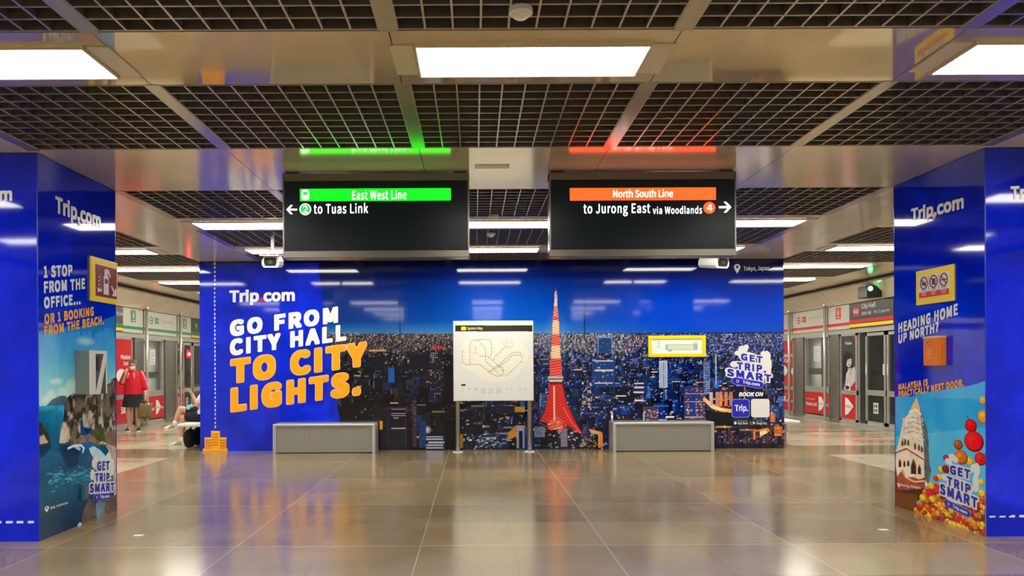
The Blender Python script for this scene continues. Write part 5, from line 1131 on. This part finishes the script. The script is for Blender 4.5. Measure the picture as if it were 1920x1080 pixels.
# red arrows and markings on the platform floor
def floor_mark(pts, label, name='floor_arrow', m='redink', group=None):
    mb = MB(); n = len(pts); mb.add([(x, y, .0006) for x, y in pts] + [(x, y, .0025) for x, y in pts], [tuple(range(n)), tuple(range(n, 2 * n))] + [(i, (i + 1) % n, n + (i + 1) % n, n + i) for i in range(n)])
    tag(mb.build(name, m), label, 'floor marking', group)
M['faded_red'] = mat('faded_red_paint', rgb(196, 84, 62), .4)
def fl(u, v): kx, kz = unroll(u, v); y = -CAMZ / kz; return kx * y, y
def floor_arrow(u, v, w, s, label):
    x, y = fl(u, v); floor_mark([(x - .5 * w, y - .04), (x + .3 * w, y - .04), (x + .3 * w, y - .22), (x + .55 * w, y), (x + .3 * w, y + .22), (x + .3 * w, y + .04), (x - .5 * w, y + .04)] if s > 0 else [(x + .5 * w, y - .04), (x - .3 * w, y - .04), (x - .3 * w, y - .22), (x - .55 * w, y), (x - .3 * w, y + .22), (x - .3 * w, y + .04), (x + .5 * w, y + .04)], label, m='faded_red', group='red platform arrows')
floor_arrow(268, 826, .9, -1, 'faded red arrow on the pale floor in front of the standing woman'); floor_arrow(226, 828, .6, -1, 'faded red arrow on the pale floor beside the left pillar')
floor_arrow(1575, 818, .8, 1, 'faded red arrow on the pale floor in front of the right window'); floor_arrow(1617, 820, .7, 1, 'faded red arrow on the pale floor before the portrait poster'); floor_arrow(1648, 826, .9, -1, 'faded red arrow on the pale floor nearest the right pillar')
for u, v, w_, lab in ((1657, 993.5, .055, 'small white plate set in the brown floor near the right pillar'), (260, 1004, .055, 'small white plate set in the brown floor near the left pillar')):
    x, y = fl(u, v); floor_mark([(x - w_ * .7, y - w_ * .5), (x + w_ * .7, y - w_ * .5), (x + w_ * .7, y + w_ * .5), (x - w_ * .7, y + w_ * .5)], lab, 'floor_plate', 'plastic_w')

# ================================================================ PEOPLE
M['skin'] = mat('skin', rgb(214, 160, 130), .5); M['hair'] = mat('grey_hair', rgb(112, 100, 90), .6); M['dark_hair'] = mat('dark_hair', rgb(30, 24, 22), .6)
M['red_top'] = mat('red_blouse', rgb(205, 8, 40), .7); M['pink_trim'] = mat('pink_trim', rgb(250, 130, 150), .7); M['navy_cloth'] = mat('navy_skirt', rgb(28, 28, 42), .8); M['mask'] = mat('white_mask', rgb(238, 238, 236), .7)
M['shoe_black'] = mat('black_shoe', rgb(30, 28, 28), .5); M['sole'] = mat('white_sole', rgb(226, 222, 206), .6); M['khaki'] = mat('khaki_bag', rgb(112, 98, 58), .8); M['tee'] = mat('pale_tee', rgb(224, 230, 234), .8); M['shorts'] = mat('black_shorts', rgb(18, 18, 22), .8); M['aqua'] = mat('aqua_mask', rgb(150, 220, 226), .7)
def hand(mb, wrist, d, palm_n, s=1.0, curl=0.3, side=1):
    """palm, four unequal bent fingers and a thumb from the side of the palm"""
    w, d = Vector(wrist), Vector(d).normalized(); n = Vector(palm_n); n = (n - d * n.dot(d)).normalized(); a = d.cross(n) * side
    R = Matrix((a, n, d)).transposed(); c = w + d * .05 * s; mb.ball(c, (.040 * s, .017 * s, .055 * s), 14, 10, R); mb.bone(w - d * .02, w + d * .02, .024 * s, .026 * s)
    for k, (off, ln) in enumerate(((-.030, .062), (-.010, .072), (.010, .068), (.029, .052))):
        p = w + d * .085 * s + a * off * s; q_ = p + (d * math.cos(curl) + n * math.sin(curl)) * ln * .55 * s; r_ = q_ + (d * math.cos(2.1 * curl) + n * math.sin(2.1 * curl)) * ln * .5 * s
        mb.bone(p, q_, .0095 * s, .0088 * s); mb.bone(q_, r_, .0088 * s, .0075 * s)
    p = w + d * .03 * s - a * .034 * s; q_ = p + (d * .6 - a * .75 + n * .2).normalized() * .04 * s; r_ = q_ + (d * .9 - a * .25 + n * .4).normalized() * .032 * s
    mb.bone(p, q_, .0125 * s, .011 * s); mb.bone(q_, r_, .011 * s, .009 * s)
def head(mb, c, R, s=1.0):
    c = Vector(c); W3 = lambda v: c + R @ (Vector(v) * s)
    mb.ball(W3((0, .008, .02)), (.078 * s, .095 * s, .098 * s), 18, 12, R); mb.ball(W3((0, -.022, -.05)), (.060 * s, .066 * s, .066 * s), 16, 10, R); mb.ball(W3((0, -.055, -.092)), (.026 * s, .024 * s, .02 * s), 10, 8, R)
    mb.bone(W3((0, -.092, .005)), W3((0, -.112, -.034)), .010 * s, .014 * s)
    for k in (-1, 1): mb.ball(W3((k * .080, .012, -.01)), (.012 * s, .022 * s, .032 * s), 10, 8, R); mb.ball(W3((k * .034, -.078, .028)), (.024 * s, .012 * s, .010 * s), 10, 8, R)
    mb.bone(W3((-.022, -.088, -.062)), W3((.022, -.088, -.062)), .008 * s, .008 * s)
def eyes(t, c, R, s=1.0):
    c = Vector(c); m = MB(); k2 = MB()
    for k in (-1, 1): m.ball(c + R @ (Vector((k * .034, -.086, .006)) * s), (.013 * s, .007 * s, .007 * s), 10, 8, R); k2.ball(c + R @ (Vector((k * .034, -.0915, .006)) * s), (.006 * s, .004 * s, .006 * s), 8, 6, R)
    m.build('eyes', mat('eye_white', (.7, .68, .65), .3), t, True); k2.build('pupils', 'black', t, True)
def shoe(t, heel, toe, up=(0, 0, 1), upper='shoe_black', stripes=False, s=1.0):
    h, o = Vector(heel), Vector(toe); f = (o - h).normalized(); u = Vector(up); u = (u - f * u.dot(f)).normalized(); x = f.cross(u); L_ = (o - h).length
    R = Matrix((x, f, u)).transposed(); mb = MB()
    mb.ball(h + f * .06 * s + u * .055 * s, (.040 * s, .058 * s, .050 * s), 14, 10, R); mb.ball(h + f * L_ * .5 + u * .045 * s, (.042 * s, L_ * .36, .036 * s), 14, 10, R); mb.ball(o - f * .055 * s + u * .038 * s, (.046 * s, .056 * s, .030 * s), 14, 10, R); mb.bone(h + f * .065 * s + u * .06 * s, h + f * .06 * s + u * .105 * s, .040 * s, .036 * s)
    b = blended('shoe', mb, .008, upper, t, 3)
    m = MB(); n = 20; pts = []
    for i in range(n):
        a_ = 2 * math.pi * i / n; pts.append(h + f * (L_ / 2 + L_ / 2 * math.cos(a_)) + x * (.047 * s * math.sin(a_) * (1 + .12 * math.cos(a_))))
    m.add([p for p in pts] + [p + u * .024 * s for p in pts], [tuple(range(n)), tuple(range(n, 2 * n))] + [(i, (i + 1) % n, n + (i + 1) % n, n + i) for i in range(n)]); m.build('sole', 'sole', b)
    if stripes:
        m = MB()
        for sd in (-1, 1):
            for k in range(3):
                p = h + f * (L_ * (.36 + .12 * k)) + x * sd * .041 * s; m.bone(p + u * .028 * s, p + u * .075 * s - f * .03 * s - x * sd * .012 * s, .0065 * s, .0065 * s)
        m.build('shoe_stripes', 'shoe_black' if upper == 'sole' else 'sole', b, True)
    return b

def standing_woman():
    px, py = -7.66, 17.35; Rz = Matrix.Rotation(math.radians(15), 3, 'Z'); S = 1.0
    L = lambda x, y, z: Vector((px, py, 0)) + Rz @ Vector((x * .96, y, z)) * 1.03
    t = thing('person', 'woman standing in a red top, dark skirt and white face mask, holding a tote bag', 'person', (px, py, 0))
    hc = L(.0, -.03, 1.44); Rh = Rz @ Matrix.Rotation(math.radians(-8), 3, 'Z') @ Matrix.Rotation(math.radians(6), 3, 'X')
    b = MB(); head(b, hc, Rh, .98); b.bone(L(0, .0, 1.26), L(0, -.01, 1.37), .058, .050)
    for z, rx, ry in ((1.20, .165, .10), (1.08, .165, .115), (.95, .160, .12), (.84, .175, .125)): b.ball(L(0, 0, z), (rx, ry, .12), 16, 10, Rz)
    for k in (-1, 1):
        b.bone(L(k * .10, 0, .80), L(k * .095, -.01, .44), .085, .056); b.bone(L(k * .095, -.01, .44), L(k * .095, .01, .30), .056, .054); b.bone(L(k * .095, .01, .30), L(k * .095, .02, .08), .050, .034); b.bone(L(k * .095, .02, .06), L(k * .10, -.07, .04), .035, .030)
    b.bone(L(.165, 0, 1.25), L(.245, .0, .99), .050, .041); b.bone(L(.245, .0, .99), L(.262, -.06, .76), .040, .028); hand(b, L(.262, -.062, .745), Rz @ Vector((0, -.12, -1)), Rz @ Vector((-1, 0, 0)), .92, .75, 1)
    b.bone(L(-.165, 0, 1.25), L(-.225, -.06, 1.02), .050, .041); b.bone(L(-.225, -.06, 1.02), L(-.135, -.20, 1.225), .040, .028); hand(b, L(-.13, -.205, 1.24), Rz @ Vector((.2, -.1, 1)), Rz @ Vector((.4, 1, 0)), .92, .45, -1)
    blended('body', b, .0075, 'skin', t, 3)
    eyes(t, hc, Rh, .98)
    h = MB(); W3 = lambda v: hc + Rh @ Vector(v); h.ball(W3((0, .022, .040)), (.088, .098, .090), 18, 12, Rh); h.ball(W3((0, .055, -.02)), (.078, .060, .075), 14, 10, Rh)
    for k in (-1, 1): h.ball(W3((k * .072, .02, .015)), (.022, .05, .055), 10, 8, Rh); h.ball(W3((k * .035, -.062, .082)), (.045, .030, .022), 10, 8, Rh)
    blended('hair', h, .009, 'hair', t, 2)
    m = MB(); m.ball(W3((0, -.068, -.052)), (.062, .048, .046), 16, 10, Rh); m.ball(W3((0, -.085, -.045)), (.03, .042, .036), 12, 8, Rh); mk = blended('face_mask', m, .007, 'mask', t, 2)
    m = MB()
    for k in (-1, 1): m.bone(W3((k * .058, -.06, -.035)), W3((k * .084, .01, .0)), .003, .003)
    m.build('mask_loops', 'mask', mk, True)
    m = MB(); G = Face(W3((0, -.108, .004)), Rh @ Vector((1, 0, 0)), Rh @ Vector((0, -1, 0)))
    for k in (-1, 1): m.ring(G, k * .036, 0, .024, .029, 0, .004, 18); m.bone(W3((k * .064, -.108, .008)), W3((k * .084, .0, .008)), .003, .003)
    m.bone(W3((-.009, -.110, .006)), W3((.009, -.110, .006)), .003, .003); m.build('glasses', 'black', t)
    s = MB()
    n = 32; P = []
    for z, rx, ry in ((1.318, .075, .062), (1.305, .11, .078), (1.275, .165, .10), (1.20, .185, .125), (1.08, .19, .138), (.95, .197, .146), (.86, .205, .150), (.80, .212, .153)):
        for i in range(n):
            a_ = 2 * math.pi * i / n; f = 1 + .02 * math.sin(a_ * 7) * max(0, 1.2 - z); P.append(L(rx * f * math.cos(a_), ry * f * math.sin(a_), z))
    s.add(P, [(j * n + i, j * n + (i + 1) % n, (j + 1) * n + (i + 1) % n, (j + 1) * n + i) for j in range(7) for i in range(n)] + [tuple(range(n)), tuple(range(7 * n + n - 1, 7 * n - 1, -1))])
    s.bone(L(.15, 0, 1.25), L(.225, 0, 1.05), .072, .082); s.bone(L(-.15, 0, 1.25), L(-.215, -.045, 1.06), .072, .080); s.bone(L(.225, 0, 1.05), L(.245, -.02, .95), .080, .074)
    top = blended('red_blouse', s, .010, 'red_top', t, 3)
    m = MB(); m.bone(L(.185, -.035, 1.295), L(.285, -.035, 1.06), .022, .026); m.bone(L(.285, -.035, 1.06), L(.305, -.04, .93), .026, .024); m.bone(L(-.08, -.105, 1.27), L(-.105, -.118, 1.17), .020, .022); m.bone(L(.03, -.115, 1.26), L(.035, -.128, 1.17), .022, .024)
    m.build('pink_stripes', 'pink_trim', top, True)
    k = MB(); n = 40; P = []
    for z, r in ((.90, .165), (.80, .195), (.65, .225), (.53, .245)):
        for i in range(n):
            a_ = 2 * math.pi * i / n; f = 1 + .035 * math.sin(a_ * 9) * (.9 - z) / .37; P.append(L(r * f * math.cos(a_), r * .72 * f * math.sin(a_), z))
    k.add(P, [(j * n + i, j * n + (i + 1) % n, (j + 1) * n + (i + 1) % n, (j + 1) * n + i) for j in range(3) for i in range(n)] + [tuple(range(n))]); k.build('skirt', 'navy_cloth', t, True)
    for q_ in (-1, 1): shoe(t, L(q_ * .095, .085, .0), L(q_ * .125, -.165, .0), stripes=False)
    g = thing('tote_bag', 'khaki tote bag with white things on top, hanging from the standing woman\'s hand', 'bag', L(.25, -.09, .28))
    c0 = L(.25, -.095, .0); m = MB(); P = []
    for z, wx, wy in ((.29, .13, .05), (.34, .145, .065), (.46, .15, .07), (.56, .145, .05), (.60, .15, .035)):
        for i in range(24):
            a_ = 2 * math.pi * i / 24; P.append(c0 + Rz @ Vector((wx * math.copysign(abs(math.cos(a_)) ** .6, math.cos(a_)), wy * math.copysign(abs(math.sin(a_)) ** .6, math.sin(a_)), z + .012 * math.sin(a_ * 3))))
    m.add(P, [(j * 24 + i, j * 24 + (i + 1) % 24, (j + 1) * 24 + (i + 1) % 24, (j + 1) * 24 + i) for j in range(4) for i in range(24)] + [tuple(range(24)), tuple(range(96, 120))]); bg = m.build('main_body', 'khaki', g, True)
    m = MB()
    for y in (-.03, .03): m.path([c0 + Rz @ Vector((-.085, y, .58)), c0 + Rz @ Vector((-.03, y * .4, .66)), c0 + Rz @ Vector((.01, y * .2, .672)), c0 + Rz @ Vector((.04, y * .4, .66)), c0 + Rz @ Vector((.085, y, .58))], .009)
    m.build('handles', 'black', g, True)
    m = MB(); m.ball(c0 + Rz @ Vector((-.07, 0, .605)), (.042, .03, .03), 12, 8); m.ball(c0 + Rz @ Vector((.06, .0, .605)), (.055, .032, .026), 12, 8); m.build('white_wrapping', 'mask', g, True)
    m = MB(); m.fbox(Face(c0, Rz @ Vector((1, 0, 0)), Rz @ Vector((0, -1, 0))), -.03, .03, .365, .378, .062, .072); m.build('bag_print', mat('gold_print', rgb(170, 150, 80), .6), g)
standing_woman()

def seated_person():
    t = thing('person', 'person seated cross-legged in black shorts and white trainers, half hidden by the city wall', 'person', (-4.95, 14.0, .45)); V = Vector
    b = MB(); Rz = Matrix.Rotation(math.radians(-90), 3, 'Z')
    hc = V((-4.83, 14.02, 1.235)); head(b, hc, Rz, 1.0); b.bone((-4.82, 14.02, 1.02), (-4.825, 14.02, 1.15), .062, .055)
    for z, x in ((.55, -4.89), (.70, -4.86), (.85, -4.84), (.95, -4.83)): b.ball((x, 14.02, z), (.115, .165, .13), 16, 10)
    b.bone((-4.92, 13.96, .525), (-5.27, 13.97, .515), .088, .060); b.bone((-5.27, 13.97, .515), (-5.285, 13.97, .36), .056, .058); b.bone((-5.285, 13.97, .36), (-5.30, 13.97, .11), .056, .036); b.bone((-5.30, 13.97, .08), (-5.40, 13.97, .05), .036, .032)
    b.bone((-4.93, 14.10, .56), (-5.32, 13.99, .675), .085, .060); b.bone((-5.32, 13.99, .675), (-5.36, 13.96, .56), .055, .054); b.bone((-5.36, 13.96, .56), (-5.41, 13.94, .40), .052, .036); b.bone((-5.41, 13.94, .39), (-5.50, 13.94, .37), .035, .03)
    b.bone((-4.83, 13.85, .97), (-4.95, 13.80, .76), .050, .042); b.bone((-4.95, 13.80, .76), (-5.05, 13.85, .925), .040, .028); hand(b, (-5.055, 13.855, .94), (-.75, .05, 1), (-.6, -.3, -.4), 1.0, .25, 1)
    b.bone((-4.83, 14.19, .97), (-4.92, 14.20, .74), .050, .042); b.bone((-4.92, 14.20, .74), (-5.05, 14.08, .74), .040, .028); hand(b, (-5.06, 14.07, .74), (-1, -.4, -.1), (0, 0, -1), 1.0, .5, 1)
    blended('body', b, .008, 'skin', t, 3); eyes(t, hc, Rz)
    h = MB(); W3 = lambda v: hc + Rz @ Vector(v); h.ball(W3((0, .022, .045)), (.088, .100, .090), 18, 12, Rz); h.ball(W3((0, .055, -.01)), (.08, .06, .075), 14, 10, Rz); blended('hair', h, .010, 'dark_hair', t, 2)
    s = MB()
    for z, x in ((.60, -4.89), (.72, -4.87), (.85, -4.85), (.95, -4.835)): s.ball((x, 14.02, z), (.135, .185, .13), 16, 10)
    for y, e in ((13.85, (-4.905, 13.82, .84)), (14.19, (-4.89, 14.20, .83))): s.bone((-4.83, y, .97), e, .068, .072)
    blended('pale_shirt', s, .010, 'tee', t, 3)
    s = MB(); s.ball((-4.90, 14.02, .56), (.135, .19, .105), 16, 10); s.bone((-4.93, 13.96, .535), (-5.17, 13.965, .53), .105, .086); s.bone((-4.93, 14.10, .57), (-5.19, 14.03, .645), .105, .088); blended('black_shorts', s, .010, 'shorts', t, 3)
    shoe(t, (-5.20, 13.97, .0), (-5.53, 13.96, .0), upper='sole', stripes=True, s=1.15); shoe(t, (-5.33, 13.95, .33), (-5.60, 13.93, .285), up=(-.2, 0, 1), upper='sole', stripes=True, s=1.1)
    m = MB(); m.bone((-5.295, 13.97, .09), (-5.293, 13.97, .16), .043, .044); m.bone((-5.405, 13.94, .40), (-5.395, 13.945, .45), .041, .044); m.build('socks', 'mask', t, True)
    g = MB(); g.ball((-5.10, 13.90, .735), (.05, .06, .03), 14, 8); g.ball((-5.14, 13.87, .70), (.035, .04, .035), 12, 8); o = blended('blue_face_mask', g, .008, 'aqua', None, 2); tag(o, 'pale blue face mask lying on the lap of the seated person', 'face mask')
    p = thing('black_form', 'black rounded form on the floor under the seated person', 'bag', (-5.07, 14.0, 0))  # black rounded form filling the dark area below the seat
    g = MB(); 
    for y in (13.70, 13.80, 14.12, 14.2): g.ball((-5.07, y, .17), (.095, .12, .168), 14, 10)
    o = blended('main_body', g, .012, 'shorts', p, 3); MB().path([(-5.07, 13.72, .32), (-5.07, 13.85, .37), (-5.07, 14.05, .37), (-5.07, 14.16, .32)], .012).build('top_loop', 'shorts', p, True)
seated_person()
